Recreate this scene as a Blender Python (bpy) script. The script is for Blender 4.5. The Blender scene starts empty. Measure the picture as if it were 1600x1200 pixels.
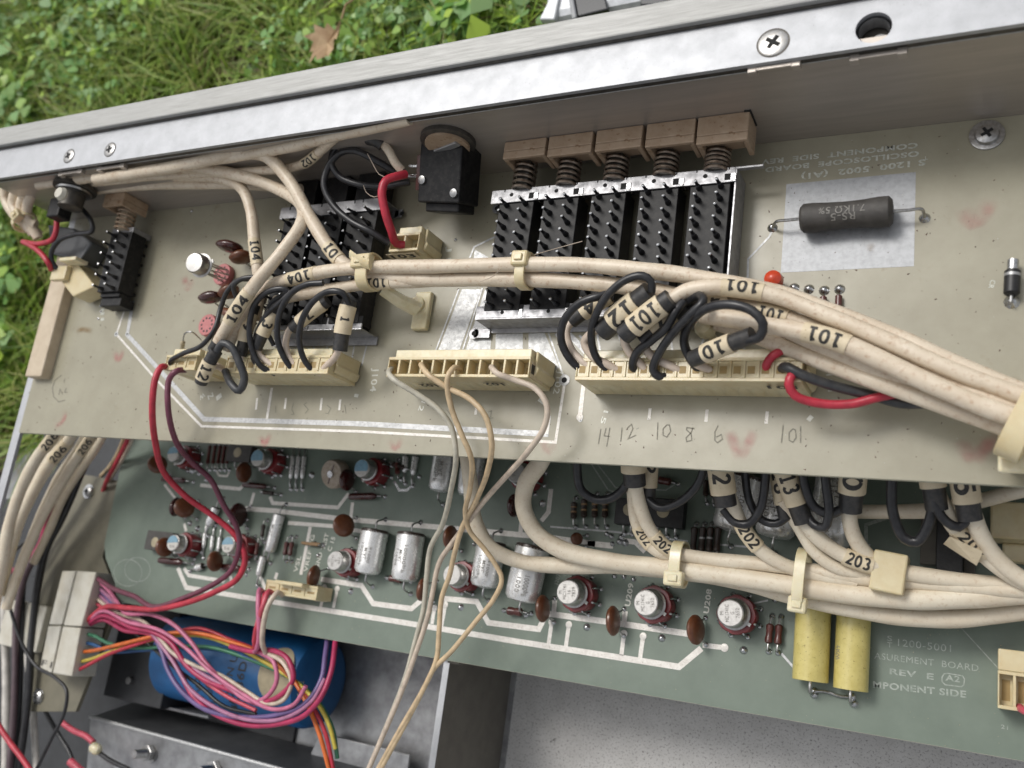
import bpy, bmesh, math, random
import numpy as np
from mathutils import Vector, Matrix
random.seed(7); rng = np.random.default_rng(7)
S = bpy.context.scene; COL = S.collection
# ------------------------------------------------------------------ camera (1 unit = 1 cm)
F, PXC, PYC = 1421.8, 800.0, 600.0
AX = np.array([[0.88705975,-0.13366649,0.44188038],[0.0094975,0.96224784,0.272009],[-0.46155693,-0.23709148,0.85484082]])
RW = np.array([AX[:,0], -AX[:,1], -AX[:,2]])
H = 23.3
def ray(px, py): return RW @ np.array([(px-PXC)/F, (py-PYC)/F, 1.0])
_r = ray(800,600); CAM = -_r*H/(-_r[2]); CAM[2] = H
def W(px, py, z=0.0):
    r = ray(px,py); t = (z-H)/r[2]; return Vector(CAM + r*t)
def onY(px, py, Y):
    r = ray(px,py); t = (Y-CAM[1])/r[1]; return Vector(CAM + r*t)
def PR(w):
    c = RW.T @ (np.array(w)-CAM); return PXC+F*c[0]/c[2], PYC+F*c[1]/c[2]
cd = bpy.data.cameras.new('camera'); cam = bpy.data.objects.new('camera', cd); COL.objects.link(cam)
M3 = Matrix([[RW[i][0], -RW[i][1], -RW[i][2]] for i in range(3)])
cam.matrix_world = Matrix.Translation(Vector(CAM)) @ M3.to_4x4()
cd.sensor_width = 36.0; cd.lens = F/1600*36; cd.clip_start = 0.5; cd.clip_end = 2000
cd.dof.use_dof = True; cd.dof.focus_distance = 26.5; cd.dof.aperture_fstop = 0.165
S.camera = cam
# ------------------------------------------------------------------ sky + sun
SUN_DIR = Vector((-0.38, 0.42, 1.0)).normalized()
wd = bpy.data.worlds.new('World'); S.world = wd; wd.use_nodes = True
nt = wd.node_tree; bg = nt.nodes['Background']
sky = nt.nodes.new('ShaderNodeTexSky'); sky.sky_type = 'NISHITA'; sky.sun_disc = False
sky.sun_elevation = math.asin(SUN_DIR.z); sky.sun_rotation = math.atan2(SUN_DIR.x, SUN_DIR.y)
sky.air_density = 1.0; sky.dust_density = 4.0
hs = nt.nodes.new('ShaderNodeHueSaturation'); hs.inputs['Saturation'].default_value = 0.16
nt.links.new(sky.outputs[0], hs.inputs['Color']); nt.links.new(hs.outputs[0], bg.inputs['Color'])
bg.inputs['Strength'].default_value = 0.142
sl = bpy.data.lights.new('sun', 'SUN'); sl.energy = 1.15; sl.angle = math.radians(16); sl.color = (1,0.96,0.9)
so = bpy.data.objects.new('sun', sl); COL.objects.link(so); so.rotation_euler = SUN_DIR.to_track_quat('Z','Y').to_euler()
S.view_settings.view_transform = 'Standard'; S.view_settings.look = 'None'; S.view_settings.gamma = 1
S.view_settings.exposure = 0.1
# ------------------------------------------------------------------ materials
MATS = {}
def s2l(c): return tuple(((x/255)/12.92 if x/255 <= 0.04045 else ((x/255+0.055)/1.055)**2.4) for x in c)
def mat(name, col, rough=0.5, metal=0.0, col2=None, ns=3.0, lo=0.4, hi=0.65, speck=None, bump=0.0, bs=30.0, stretch=(1,1,1), sss=0.0, rv=0.0, coat=0.0, alpha=None, spec=0.5):
    m = bpy.data.materials.new(name); m.use_nodes = True; t = m.node_tree; N = t.nodes; L = t.links
    b = N['Principled BSDF']; b.inputs['Roughness'].default_value = rough; b.inputs['Metallic'].default_value = metal
    b.inputs['Specular IOR Level'].default_value = spec
    tc = N.new('ShaderNodeTexCoord'); mp = N.new('ShaderNodeMapping'); mp.inputs['Scale'].default_value = stretch
    L.new(tc.outputs['Object'], mp.inputs['Vector'])
    c4 = (*col,1); out = None
    if col2 is None: col2 = tuple(x*0.8 for x in col)
    n = N.new('ShaderNodeTexNoise'); n.inputs['Scale'].default_value = ns; n.inputs['Detail'].default_value = 6; n.inputs['Roughness'].default_value = 0.62
    L.new(mp.outputs[0], n.inputs['Vector'])
    r = N.new('ShaderNodeValToRGB'); r.color_ramp.elements[0].position = lo; r.color_ramp.elements[1].position = hi
    r.color_ramp.elements[0].color = c4; r.color_ramp.elements[1].color = (*col2,1)
    L.new(n.outputs['Fac'], r.inputs['Fac']); out = r.outputs[0]
    for sp in (speck or []):
        sc, sz, th, ww = sp   # colour, scale, threshold, softness
        n2 = N.new('ShaderNodeTexNoise'); n2.inputs['Scale'].default_value = sz; n2.inputs['Detail'].default_value = 4; n2.inputs['Roughness'].default_value = 0.7
        L.new(tc.outputs['Object'], n2.inputs['Vector'])
        r2 = N.new('ShaderNodeValToRGB'); r2.color_ramp.elements[0].position = th; r2.color_ramp.elements[1].position = th+ww
        L.new(n2.outputs['Fac'], r2.inputs['Fac'])
        mx = N.new('ShaderNodeMix'); mx.data_type = 'RGBA'; L.new(r2.outputs[0], mx.inputs[0]); L.new(out, mx.inputs[6]); mx.inputs[7].default_value = (*sc,1); out = mx.outputs[2]
    L.new(out, b.inputs['Base Color'])
    if rv:
        rr = N.new('ShaderNodeMapRange'); rr.inputs[1].default_value = .3; rr.inputs[2].default_value = .7; rr.inputs[3].default_value = max(0,rough-rv); rr.inputs[4].default_value = min(1,rough+rv)
        L.new(n.outputs['Fac'], rr.inputs[0]); L.new(rr.outputs[0], b.inputs['Roughness'])
    if bump:
        nb = N.new('ShaderNodeTexNoise'); nb.inputs['Scale'].default_value = bs; nb.inputs['Detail'].default_value = 5
        L.new(mp.outputs[0], nb.inputs['Vector']); bp = N.new('ShaderNodeBump'); bp.inputs['Strength'].default_value = bump; bp.inputs['Distance'].default_value = 0.02
        L.new(nb.outputs['Fac'], bp.inputs['Height']); L.new(bp.outputs[0], b.inputs['Normal'])
    if sss:
        b.inputs['Subsurface Weight'].default_value = sss; b.inputs['Subsurface Radius'].default_value = (1,.7,.4); b.inputs['Subsurface Scale'].default_value = 0.12
    if coat: b.inputs['Coat Weight'].default_value = coat; b.inputs['Coat Roughness'].default_value = .15
    if alpha is not None:
        na = N.new('ShaderNodeTexNoise'); na.inputs['Scale'].default_value = 2.2; na.inputs['Detail'].default_value = 6; L.new(tc.outputs['Object'], na.inputs['Vector'])
        ra = N.new('ShaderNodeMapRange'); ra.inputs[1].default_value=.3; ra.inputs[2].default_value=.72; ra.inputs[3].default_value=0; ra.inputs[4].default_value=alpha; L.new(na.outputs['Fac'], ra.inputs[0])
        src = ra.outputs[0]
        uv = N.new('ShaderNodeAttribute'); uv.attribute_name = 'soft'; mu = N.new('ShaderNodeMath'); mu.operation = 'MULTIPLY'
        L.new(src, mu.inputs[0]); L.new(uv.outputs['Fac'], mu.inputs[1]); L.new(mu.outputs[0], b.inputs['Alpha'])
    MATS[name] = m; return m
brown = (0.16,0.10,0.055)
mat('rail_metal', (.46,.47,.49), .50, .45, (.39,.40,.415), 1.6, .35, .7, speck=[((.19,.18,.17), 22, .65, .05), ((.33,.33,.34), 60, .55, .15), ((.36,.34,.30), 3, .70, .12)], bump=.10, bs=120, rv=.04)
mat('rail_outer', (.37,.37,.36), .55, .45, (.31,.31,.295), 9, .35, .7, speck=[((.15,.14,.13), 24, .66, .05), ((.27,.27,.26), 60, .55, .15)], bump=.25, bs=30, stretch=(.12,2,2), rv=.05)
mat('wall_brushed', (.47,.425,.38), .42, .6, (.41,.37,.33), 2.2, .35, .7, speck=[((.25,.21,.18), 9, .70, .08)], bump=.25, bs=26, stretch=(.16,2,2), rv=.08)  # brown tint: the board's reflection put into the aluminium's colour
mat('dark_metal', (.10,.092,.08), .5, .6, (.06,.055,.05), 3, bump=.1)
mat('sheet_metal', (.42,.425,.43), .40, .6, (.24,.24,.245), 1.4, .35, .7, bump=.08, bs=60, rv=.08)
mat('sheet_dull', (.135,.125,.105), .6, .3, (.11,.10,.085), 1.2, bump=.1, bs=50)
mat('switch_metal', (.38,.38,.395), .42, .7, (.29,.29,.30), 5, speck=[((.25,.24,.22), 22, .64, .06)], bump=.1, bs=60, rv=.1)
mat('tin', (.62,.63,.64), .25, 1.0, (.42,.42,.42), 20, bump=.5, bs=25)
mat('lead_wire', (.5,.5,.5), .3, 1.0, (.33,.32,.3), 12)
mat('can_metal', (.52,.515,.50), .33, .9, (.38,.36,.335), 7, .4, .75, bump=.15, bs=20, rv=.1)
mat('can_top', (.47,.46,.44), .38, .5, (.38,.37,.355), 10, speck=[((.3,.28,.26), 26, .66, .06)])
mat('foil_cap', (.90,.90,.885), .28, .6, (.72,.71,.69), 2.5, .35, .7, bump=.35, bs=6, rv=.08)
mat('silkmetal', (.46,.465,.465), .42, .5, (.36,.365,.365), 9, speck=[((.23,.22,.20), 22, .60, .07)], bump=.3, bs=50, rv=.1)
mat('trace_tin', (.66,.64,.60), .46, .35, (.56,.53,.49), 8, speck=[((.30,.26,.22), 20, .6, .08)], bump=.4, bs=40)
mat('pad_weave', (.40,.41,.425), .5, .35, (.33,.34,.35), 6, speck=[((.15,.14,.12), 11, .66, .04), ((.3,.29,.27), 30, .64, .06)], bump=.2, bs=40)
mat('board_upper', (.345,.323,.240), .33, 0, (.275,.254,.184), .8, .3, .75, speck=[((.19,.18,.13), 7, .68, .05), ((.24,.20,.13), 1.4, .64, .2), ((.14,.13,.09), 22, .70, .04)], bump=.05, bs=90, rv=.05)
mat('board_lower', (.165,.205,.165), .40, 0, (.125,.160,.127), 1.0, .3, .75, speck=[((.16,.19,.15), 9, .72, .05), ((.17,.17,.10), 30, .73, .03)], bump=.08, bs=90, rv=.05)
mat('board_edge', (.42,.42,.33), .6)
mat('bracket_board', (.17,.155,.11), .5, 0, (.14,.13,.09), 1.5)
mat('nylon', (.64,.56,.36), .36, 0, (.56,.45,.25), 1.6, .35, .7, speck=[((.42,.32,.17), 6, .68, .1)], bump=.12, bs=14, sss=.25, coat=.15)
mat('nylon_clear', (.72,.66,.47), .32, 0, (.62,.54,.33), 2.2, bump=.12, bs=10, sss=.35, coat=.2)
mat('nylon_white', (.55,.53,.46), .45, 0, (.47,.44,.36), 1.5, speck=[((.25,.21,.16), 7, .68, .1)], bump=.08)
mat('cell_dark', (.36,.25,.10), .6)
mat('cable_cream', (.71,.62,.49), .42, 0, (.58,.48,.36), 1.3, .35, .7, speck=[((.44,.29,.18), 7, .54, .2), ((.28,.17,.10), 24, .66, .05), ((.75,.66,.55), 2, .62, .15)], bump=.12, bs=14)
mat('cable_ivory', (.71,.64,.51), .5, 0, (.62,.53,.40), 1.3, .35, .7, speck=[((.54,.42,.29), 9, .55, .2), ((.34,.23,.14), 26, .66, .06)], bump=.12, bs=14)
mat('core_cream', (.62,.52,.43), .45, 0, (.52,.42,.33), 2)
mat('sleeve', (.68,.58,.41), .5, 0, (.60,.50,.34), 2.5, speck=[((.40,.29,.15), 9, .62, .08), ((.2,.13,.07), 30, .68, .04)], bump=.2, bs=20)
mat('ink', (.02,.02,.018), .55, 0, (.045,.04,.035), 14)
mat('shrink', (.022,.022,.023), .42, 0, (.05,.046,.042), 6, speck=[((.13,.10,.07), 9, .68, .08)], bump=.3, bs=12)
mat('wire_black', (.014,.014,.016), .33, 0, (.03,.03,.032), 5, speck=[((.09,.07,.05), 14, .7, .08)])
mat('wire_grey', (.03,.032,.036), .4, 0, (.06,.06,.06), 3)
def wm(n, c, r=.38): mat('wire_'+n, c, r, 0, tuple(x*.72 for x in c), 2.5, speck=[(tuple(x*.45 for x in c), 9, .67, .1)])
wm('dusk', (.10,.065,.075)); wm('red', (.50,.035,.06)); wm('maroon', (.17,.045,.075)); wm('crimson', (.42,.03,.10)); wm('pink', (.56,.16,.27)); wm('mauve', (.40,.17,.28)); wm('purple', (.15,.10,.25)); wm('orange', (.70,.16,.03)); wm('yellow', (.62,.50,.08)); wm('green', (.05,.20,.11)); wm('blue', (.03,.11,.28)); wm('tan', (.62,.47,.29)); wm('beige', (.60,.50,.40)); wm('pearl', (.52,.49,.40)); wm('white', (.60,.57,.52)); wm('rose', (.58,.09,.13)); wm('violetpale', (.6,.5,.5))
mat('switch_black', (.008,.008,.009), .48, 0, (.026,.025,.024), 5, .45, .7, speck=[((.06,.055,.05), 14, .62, .10)], spec=.28, bump=.1, bs=30)
mat('pin_dark', (.05,.05,.055), .3, .6, (.03,.03,.03), 5)
mat('button', (.40,.30,.21), .45, 0, (.30,.205,.13), 2, .35, .7, speck=[((.20,.11,.05), 7, .58, .1), ((.12,.07,.04), 24, .69, .05)], bump=.1)
mat('spring', (.30,.25,.20), .4, .7, (.16,.11,.08), 8)
mat('ceramic', (.14,.048,.018), .38, 0, (.10,.03,.012), 5, bump=.15, bs=8, coat=.3)
mat('ceramic_dark', (.055,.012,.010), .25, 0, (.035,.008,.007), 5, coat=.5)
mat('resistor_brown', (.10,.026,.020), .35, 0, (.06,.018,.014), 6, coat=.3, bump=.1)
mat('resistor_dark', (.028,.018,.014), .35, 0, (.05,.03,.02), 6)
mat('band_tan', (.32,.20,.10), .5); mat('band_silver', (.4,.4,.4), .4, .5)
mat('socket_red', (.22,.018,.022), .35, 0, (.14,.012,.014), 4, coat=.3, bump=.15)
mat('socket_pink', (.50,.17,.17), .5, 0, (.42,.13,.13), 4)
mat('paint_blue', (.20,.36,.46), .45, 0, (.16,.28,.36), 10); mat('paint_white', (.58,.56,.52), .5, 0, (.48,.46,.42), 12)
mat('yellow_wrap', (.58,.50,.18), .32, 0, (.48,.40,.12), 3, .35, .7, speck=[((.22,.17,.04), 12, .62, .06), ((.65,.60,.30), 5, .64, .12)], bump=.25, bs=14, coat=.3)
mat('blue_can', (.012,.12,.32), .5, 0, (.010,.095,.26), 1.5, coat=.1)
mat('label_beige', (.42,.36,.24), .6)
mat('resistor_grey', (.052,.048,.044), .62, 0, (.075,.07,.064), 3, speck=[((.12,.11,.10), 20, .68, .05)], bump=.6, bs=9)
mat('print_grey', (.22,.21,.19), .6); mat('print_white', (.62,.62,.56), .45, .15, (.5,.5,.44), 20, speck=[((.3,.3,.24), 18, .6, .1)])
mat('print_faint', (.60,.61,.55), .45, .2, (.36,.37,.31), 14)
mat('print_worn', (.36,.39,.35), .45, .2, (.22,.26,.22), 10)
mat('pencil', (.155,.145,.115), .6, 0, (.24,.225,.17), 12)
mat('epoxy_black', (.012,.012,.013), .45, 0, (.025,.024,.024), 6)
mat('trimmer', (.40,.34,.27), .6, 0, (.28,.22,.16), 8, speck=[((.14,.10,.07), 14, .64, .08)])
mat('tantalum_red', (.62,.07,.025), .3, 0, (.5,.05,.02), 4, coat=.4)
mat('red_ink', (.62,.11,.14), .5, alpha=.5)
mat('rust_stain', (.30,.17,.04), .6, alpha=.7)
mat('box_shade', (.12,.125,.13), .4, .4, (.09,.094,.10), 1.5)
mat('bay_dark', (.040,.042,.045), .45, .2, (.03,.031,.033), 2, bump=.1)  # near-black that puts the shade of the bay into the colour
mat('dark_void', (.012,.012,.012), .8)
mat('slab', (.56,.548,.53), .8, 0, (.46,.447,.43), 1.1, .3, .75, speck=[((.24,.23,.22), 13, .55, .08), ((.62,.61,.60), 16, .60, .1), ((.07,.06,.055), 1.2, .70, .03)], bump=.5, bs=9)
mat('soil', (.060,.042,.028), .9, 0, (.035,.025,.016), .8, speck=[((.14,.10,.07), 2, .6, .1)], bump=1, bs=3)
mat('mulch', (.16,.095,.07), .85, 0, (.09,.055,.04), 2)
mat('dead_leaf', (.50,.37,.22), .7, 0, (.30,.18,.09), 1.6, .35,.7, bump=.3, bs=4)
mat('case_white', (.62,.64,.66), .25, .2, coat=.4); mat('case_black', (.012,.013,.014), .2, 0, coat=.5); mat('case_grey', (.28,.29,.30), .4)
mat('strip_cream', (.55,.46,.34), .55, 0, (.46,.37,.26), 1.3, speck=[((.34,.25,.16), 8, .66, .1)])
def leafmat(name, cols, rough=.5):
    m = bpy.data.materials.new(name); m.use_nodes = True; N = m.node_tree.nodes; L = m.node_tree.links; b = N['Principled BSDF']
    g = N.new('ShaderNodeNewGeometry'); r = N.new('ShaderNodeValToRGB'); e = r.color_ramp.elements
    while len(e) < len(cols): e.new(0.5)
    for i, c in enumerate(cols): e[i].position = i/(len(cols)-1); e[i].color = (*c,1)
    L.new(g.outputs['Random Per Island'], r.inputs['Fac']); L.new(r.outputs[0], b.inputs['Base Color'])
    b.inputs['Roughness'].default_value = rough
    b.inputs['Transmission Weight'].default_value = 0
    tr = N.new('ShaderNodeBsdfTranslucent'); L.new(r.outputs[0], tr.inputs['Color']); ms = N.new('ShaderNodeMixShader'); ms.inputs[0].default_value = .3
    L.new(b.outputs[0], ms.inputs[1]); L.new(tr.outputs[0], ms.inputs[2]); L.new(ms.outputs[0], N['Material Output'].inputs['Surface'])
    MATS[name] = m
leafmat('blade_green', [(.09,.18,.02),(.19,.32,.03),(.29,.40,.05),(.40,.40,.14),(.23,.34,.04),(.13,.24,.03)])
leafmat('clover_green', [(.11,.26,.05),(.20,.40,.11),(.40,.56,.06),(.15,.30,.08),(.30,.46,.20)], .4)
leafmat('straw', [(.30,.24,.12),(.22,.16,.09),(.36,.30,.18)], .7)
# ------------------------------------------------------------------ objects
def tag(o, label=None, cat=None, group=None, kind=None):
    if label: o['label'] = label
    if cat: o['category'] = cat
    if group: o['group'] = group
    if kind: o['kind'] = kind
    return o
def empty(name, loc, label=None, cat=None, group=None, rz=0, rot=None):
    o = bpy.data.objects.new(name, None); COL.objects.link(o); o.location = loc; o.empty_display_size = .3
    o.rotation_euler = (0,0,rz)
    if rot is not None: o.rotation_euler = rot
    return tag(o, label, cat, group)
def gorg(p):
    v = Vector((0,0,0))
    while p is not None: v += Vector(p.location); p = p.parent
    return v
class MB:
    def __init__(s): s.v = []; s.f = []; s.soft = None
    def add(s, vs, fs, M=None):
        n = len(s.v)
        if M is not None: vs = [M @ Vector(v) for v in vs]
        s.v += [tuple(v) for v in vs]; s.f += [tuple(i+n for i in f) for f in fs]; return s
    def box(s, a, b, M=None):
        x0,y0,z0 = a; x1,y1,z1 = b
        return s.add([(x0,y0,z0),(x1,y0,z0),(x1,y1,z0),(x0,y1,z0),(x0,y0,z1),(x1,y0,z1),(x1,y1,z1),(x0,y1,z1)],
            [(0,3,2,1),(4,5,6,7),(0,1,5,4),(1,2,6,5),(2,3,7,6),(3,0,4,7)], M)
    def lathe(s, prof, n=24, M=None, sx=1, sy=1):   # profile (r, z)
        vs = []; fs = []
        for r, z in prof:
            for i in range(n):
                a = 2*math.pi*i/n; vs.append((r*math.cos(a)*sx, r*math.sin(a)*sy, z))
        for k in range(len(prof)-1):
            for i in range(n):
                j = (i+1)%n; fs.append((k*n+i, k*n+j, (k+1)*n+j, (k+1)*n+i))
        fs.append(tuple(range(n))[::-1]); fs.append(tuple(range((len(prof)-1)*n, len(prof)*n)))
        return s.add(vs, fs, M)
    def uncap(s): s.f = s.f[:-2]; return s
    def cyl(s, r, z0, z1, n=20, M=None, bev=0.0):
        p = [(r,z0),(r,z1)] if not bev else [(r-bev,z0),(r,z0+bev),(r,z1-bev),(r-bev*.3,z1-bev*.3),(r-bev,z1)]
        return s.lathe(p, n, M)
    def prism(s, poly, z0, z1, M=None):
        n = len(poly); a = sum(poly[i][0]*poly[(i+1)%n][1]-poly[(i+1)%n][0]*poly[i][1] for i in range(n))
        if a < 0: poly = poly[::-1]
        vs = [(p[0],p[1],z0) for p in poly]+[(p[0],p[1],z1) for p in poly]
        fs = [tuple(range(n))[::-1], tuple(range(n,2*n))]+[(i,(i+1)%n,(i+1)%n+n,i+n) for i in range(n)]
        return s.add(vs, fs, M)
    def tube(s, pts, r, n=10, caps=True, flat=1.0):
        pts = [Vector(p) for p in pts]; m = len(pts); vs = []; fs = []
        R = r if isinstance(r,(list,tuple)) else [r]*m
        T = [(pts[min(i+1,m-1)]-pts[max(i-1,0)]).normalized() for i in range(m)]
        N = T[0].orthogonal().normalized()
        for i in range(m):
            N = (N - T[i]*N.dot(T[i])); N = N.normalized() if N.length > 1e-6 else T[i].orthogonal().normalized()
            B = T[i].cross(N)
            for k in range(n):
                a = 2*math.pi*k/n; vs.append(pts[i]+(N*math.cos(a)+B*math.sin(a)*flat)*R[i])
        for i in range(m-1):
            for k in range(n):
                j = (k+1)%n; fs.append((i*n+k, i*n+j, (i+1)*n+j, (i+1)*n+k))
        if caps: fs.append(tuple(range(n))[::-1]); fs.append(tuple(range((m-1)*n, m*n)))
        return s.add(vs, fs)
    def build(s, name, m, parent=None, smooth=True, bevel=0, world=True, loc=None, seg=2, angle=40):
        # world=True: vertices are in world space, shifted to the parent's origin
        off = gorg(parent) if world else Vector((0,0,0))
        if parent is None and loc is None and world:
            a = np.array(s.v); off = Vector(((a[:,0].min()+a[:,0].max())/2, (a[:,1].min()+a[:,1].max())/2, a[:,2].min()))
        if loc is not None: off = Vector(loc)
        me = bpy.data.meshes.new(name); me.from_pydata([(v[0]-off.x, v[1]-off.y, v[2]-off.z) for v in s.v], [], s.f); me.update()
        me.materials.append(MATS[m])
        if s.soft is not None:
            at = me.attributes.new('soft','FLOAT','POINT'); at.data.foreach_set('value', s.soft)
        o = bpy.data.objects.new(name, me); COL.objects.link(o)
        if parent is not None: o.parent = parent
        else: o.location = off
        if smooth:
            me.polygons.foreach_set('use_smooth', [True]*len(me.polygons))
            try: me.set_sharp_from_angle(angle=math.radians(angle))
            except Exception: pass
        if bevel:
            b = o.modifiers.new('bevel','BEVEL'); b.width = bevel; b.segments = seg; b.limit_method = 'ANGLE'; b.angle_limit = math.radians(35)
        return o
def kids(o): return list(o.children)
def copy_tree(o, parent=None):
    c = o.copy(); COL.objects.link(c); c.parent = parent
    if parent is not None: c.matrix_parent_inverse = o.matrix_parent_inverse.copy()
    for ch in kids(o): copy_tree(ch, c)
    return c
def T(x=0,y=0,z=0): return Matrix.Translation((x,y,z))
def RX(a): return Matrix.Rotation(a,4,'X')
def RY(a): return Matrix.Rotation(a,4,'Y')
def RZ(a): return Matrix.Rotation(a,4,'Z')
def frame(o, x, up=(0,0,1)):   # matrix with X along x
    x = Vector(x).normalized(); z = Vector(up); z = (z-x*z.dot(x)).normalized(); y = z.cross(x)
    return Matrix(((x.x,y.x,z.x,o[0]),(x.y,y.y,z.y,o[1]),(x.z,y.z,z.z,o[2]),(0,0,0,1)))
# ---- text
_tc = {}
def textpoly(s, bold=0.0):
    k = (s, bold)
    if k in _tc: return _tc[k]
    cu = bpy.data.curves.new('lettering','FONT'); cu.body = s; cu.size = 1; cu.offset = bold; cu.resolution_u = 3; cu.space_character = 1.08
    ob = bpy.data.objects.new('lettering', cu); COL.objects.link(ob)
    dg = bpy.context.evaluated_depsgraph_get(); me = bpy.data.meshes.new_from_object(ob.evaluated_get(dg))
    bm = bmesh.new(); bm.from_mesh(me)
    if bm.verts:
        xs = [v.co.x for v in bm.verts]; x0, x1 = min(xs), max(xs)
    else: x0, x1 = 0, 1
    for c in (.1,.22,.36,.5,.62):
        bmesh.ops.bisect_plane(bm, geom=bm.verts[:]+bm.edges[:]+bm.faces[:], plane_co=(0,c,0), plane_no=(0,1,0), clear_inner=False, clear_outer=False)
    n = max(2, int((x1-x0)/.35))
    for i in range(1,n):
        bmesh.ops.bisect_plane(bm, geom=bm.verts[:]+bm.edges[:]+bm.faces[:], plane_co=(x0+(x1-x0)*i/n,0,0), plane_no=(1,0,0), clear_inner=False, clear_outer=False)
    bmesh.ops.triangulate(bm, faces=bm.faces[:])
    vs = [((v.co.x-x0)/(x1-x0), v.co.y/.70) for v in bm.verts]; bm.verts.index_update()
    fs = [tuple(v.index for v in f.verts) for f in bm.faces]; bm.free(); bpy.data.meshes.remove(me)
    bpy.data.objects.remove(ob); bpy.data.curves.remove(cu)
    _tc[k] = (vs, fs, (x1-x0)/.70); return _tc[k]
def flat_text(mb, s, A, B, h, z=None, up=None, bold=0.01):
    """baseline from A to B (Vectors); glyph height h; up direction"""
    vs, fs, asp = textpoly(s, bold); X = B-A; up = Vector((0,0,1)).cross(X).normalized() if up is None else Vector(up).normalized()
    mb.add([A+X*u+up*(v*h) for u, v in vs], fs); return mb
def ptext(mb, s, a, b, hpx, z, bold=0.01):
    A = W(*a, z); B = W(*b, z); mid = ((a[0]+b[0])/2, (a[1]+b[1])/2)
    d = Vector((b[0]-a[0], b[1]-a[1])); nrm = Vector((d.y, -d.x)).normalized()
    h = (W(mid[0]+nrm.x*hpx, mid[1]+nrm.y*hpx, z)-W(*mid, z)).length
    return flat_text(mb, s, A, B, h, bold=bold)
# ---- splines / cables
def spline(P, step=.12):
    P = [Vector(p) for p in P]
    if len(P) == 2: P = [P[0], (P[0]+P[1])/2, P[1]]
    Q = [P[0]*2-P[1]]+P+[P[-1]*2-P[-2]]; out = []
    for i in range(1, len(Q)-2):
        p0,p1,p2,p3 = Q[i-1],Q[i],Q[i+1],Q[i+2]; n = max(2, int((p2-p1).length/step))
        t01 = max((p1-p0).length,1e-4)**.5; t12 = max((p2-p1).length,1e-4)**.5; t23 = max((p3-p2).length,1e-4)**.5
        m1 = (p2-p1)+ ((p1-p0)/t01-(p2-p0)/(t01+t12))*t12
        m2 = (p2-p1)+ ((p3-p2)/t23-(p3-p1)/(t12+t23))*t12
        for k in range(n):
            t = k/n; out.append(p1*(2*t**3-3*t*t+1)+m1*(t**3-2*t*t+t)+p2*(-2*t**3+3*t*t)+m2*(t**3-t*t))
    out.append(P[-1]); return out
def P3(pts, z=None): return [W(p[0],p[1],p[2] if len(p) > 2 else z) for p in pts]
def wire(name, label, cat, pts, r, m, group=None, z=None, n=10, part=None, step=.12):
    path = spline(P3(pts, z), step)
    for i in range(1, len(path)-1):      # slight waviness
        path[i] = path[i]+Vector((math.sin(i*.13+r*40),math.cos(i*.11+len(pts)),math.sin(i*.17)))*r*.05
    root = empty(name, path[0], label, cat, group)
    rad = r if r < .15 else [r*(1+.035*math.sin(i*.21+r*90)+.02*math.sin(i*.53+len(pts))) for i in range(len(path))]
    MB().tube(path, rad, n).build(part or 'insulation', m, root)
    root['_'] = 0; del root['_']
    PATHS[root.name] = (path, r); return root
PATHS = {}
def near(path, px):
    pr = [PR(p) for p in path]; return min(range(len(path)), key=lambda i: (pr[i][0]-px[0])**2+(pr[i][1]-px[1])**2)
def sub(path, ia, ib):
    if ia <= ib: return path[ia:ib+1]
    return path[ib:ia+1][::-1]
def sleeve_on(root, a, b, text=None, m='sleeve', scale=1.12, th=.72, bold=.03, tw=.8, name='marker_sleeve', shift=0.0, rr=None):
    path, r = PATHS[root.name]; ia, ib = near(path, a), near(path, b)
    if ia == ib: ib = min(ia+2, len(path)-1)
    p = sub(path, ia, ib); R = rr or r*scale
    o = MB().tube(p, R, 16).build(name, m, root)
    if text: wrap_text(root, p, R, text, th, bold, tw, shift, o)
    return o
def arc(cx,cy,rx,ry,a0,a1,n=12): return [(cx+rx*math.cos(math.radians(a0+(a1-a0)*i/n)),cy+ry*math.sin(math.radians(a0+(a1-a0)*i/n))) for i in range(n+1)]
DIG = {'0':[arc(.33,.5,.25,.43,90,450,22)],'1':[[(.12,.80),(.34,.93),(.34,.04)],[(.10,.05),(.58,.05)]],
 '2':[arc(.33,.70,.24,.23,165,-40,12)+[(.08,.07),(.62,.07)]],'3':[arc(.31,.71,.22,.22,150,-90,12),arc(.31,.27,.25,.23,90,-150,12)],
 '4':[[(.48,.04),(.48,.94),(.06,.32),(.64,.32)]],'5':[[(.56,.93),(.14,.93),(.11,.55)]+arc(.31,.32,.25,.27,120,-150,12)],
 '6':[arc(.33,.30,.24,.25,90,450,16),[(.50,.93),(.22,.70),(.10,.38)]],'7':[[(.08,.93),(.60,.93),(.28,.04)]],'8':[arc(.33,.72,.20,.21,0,360,14),arc(.33,.28,.25,.24,0,360,14)],
 '9':[arc(.33,.68,.24,.25,90,450,16),[(.56,.62),(.44,.28),(.20,.05)]]}
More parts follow.
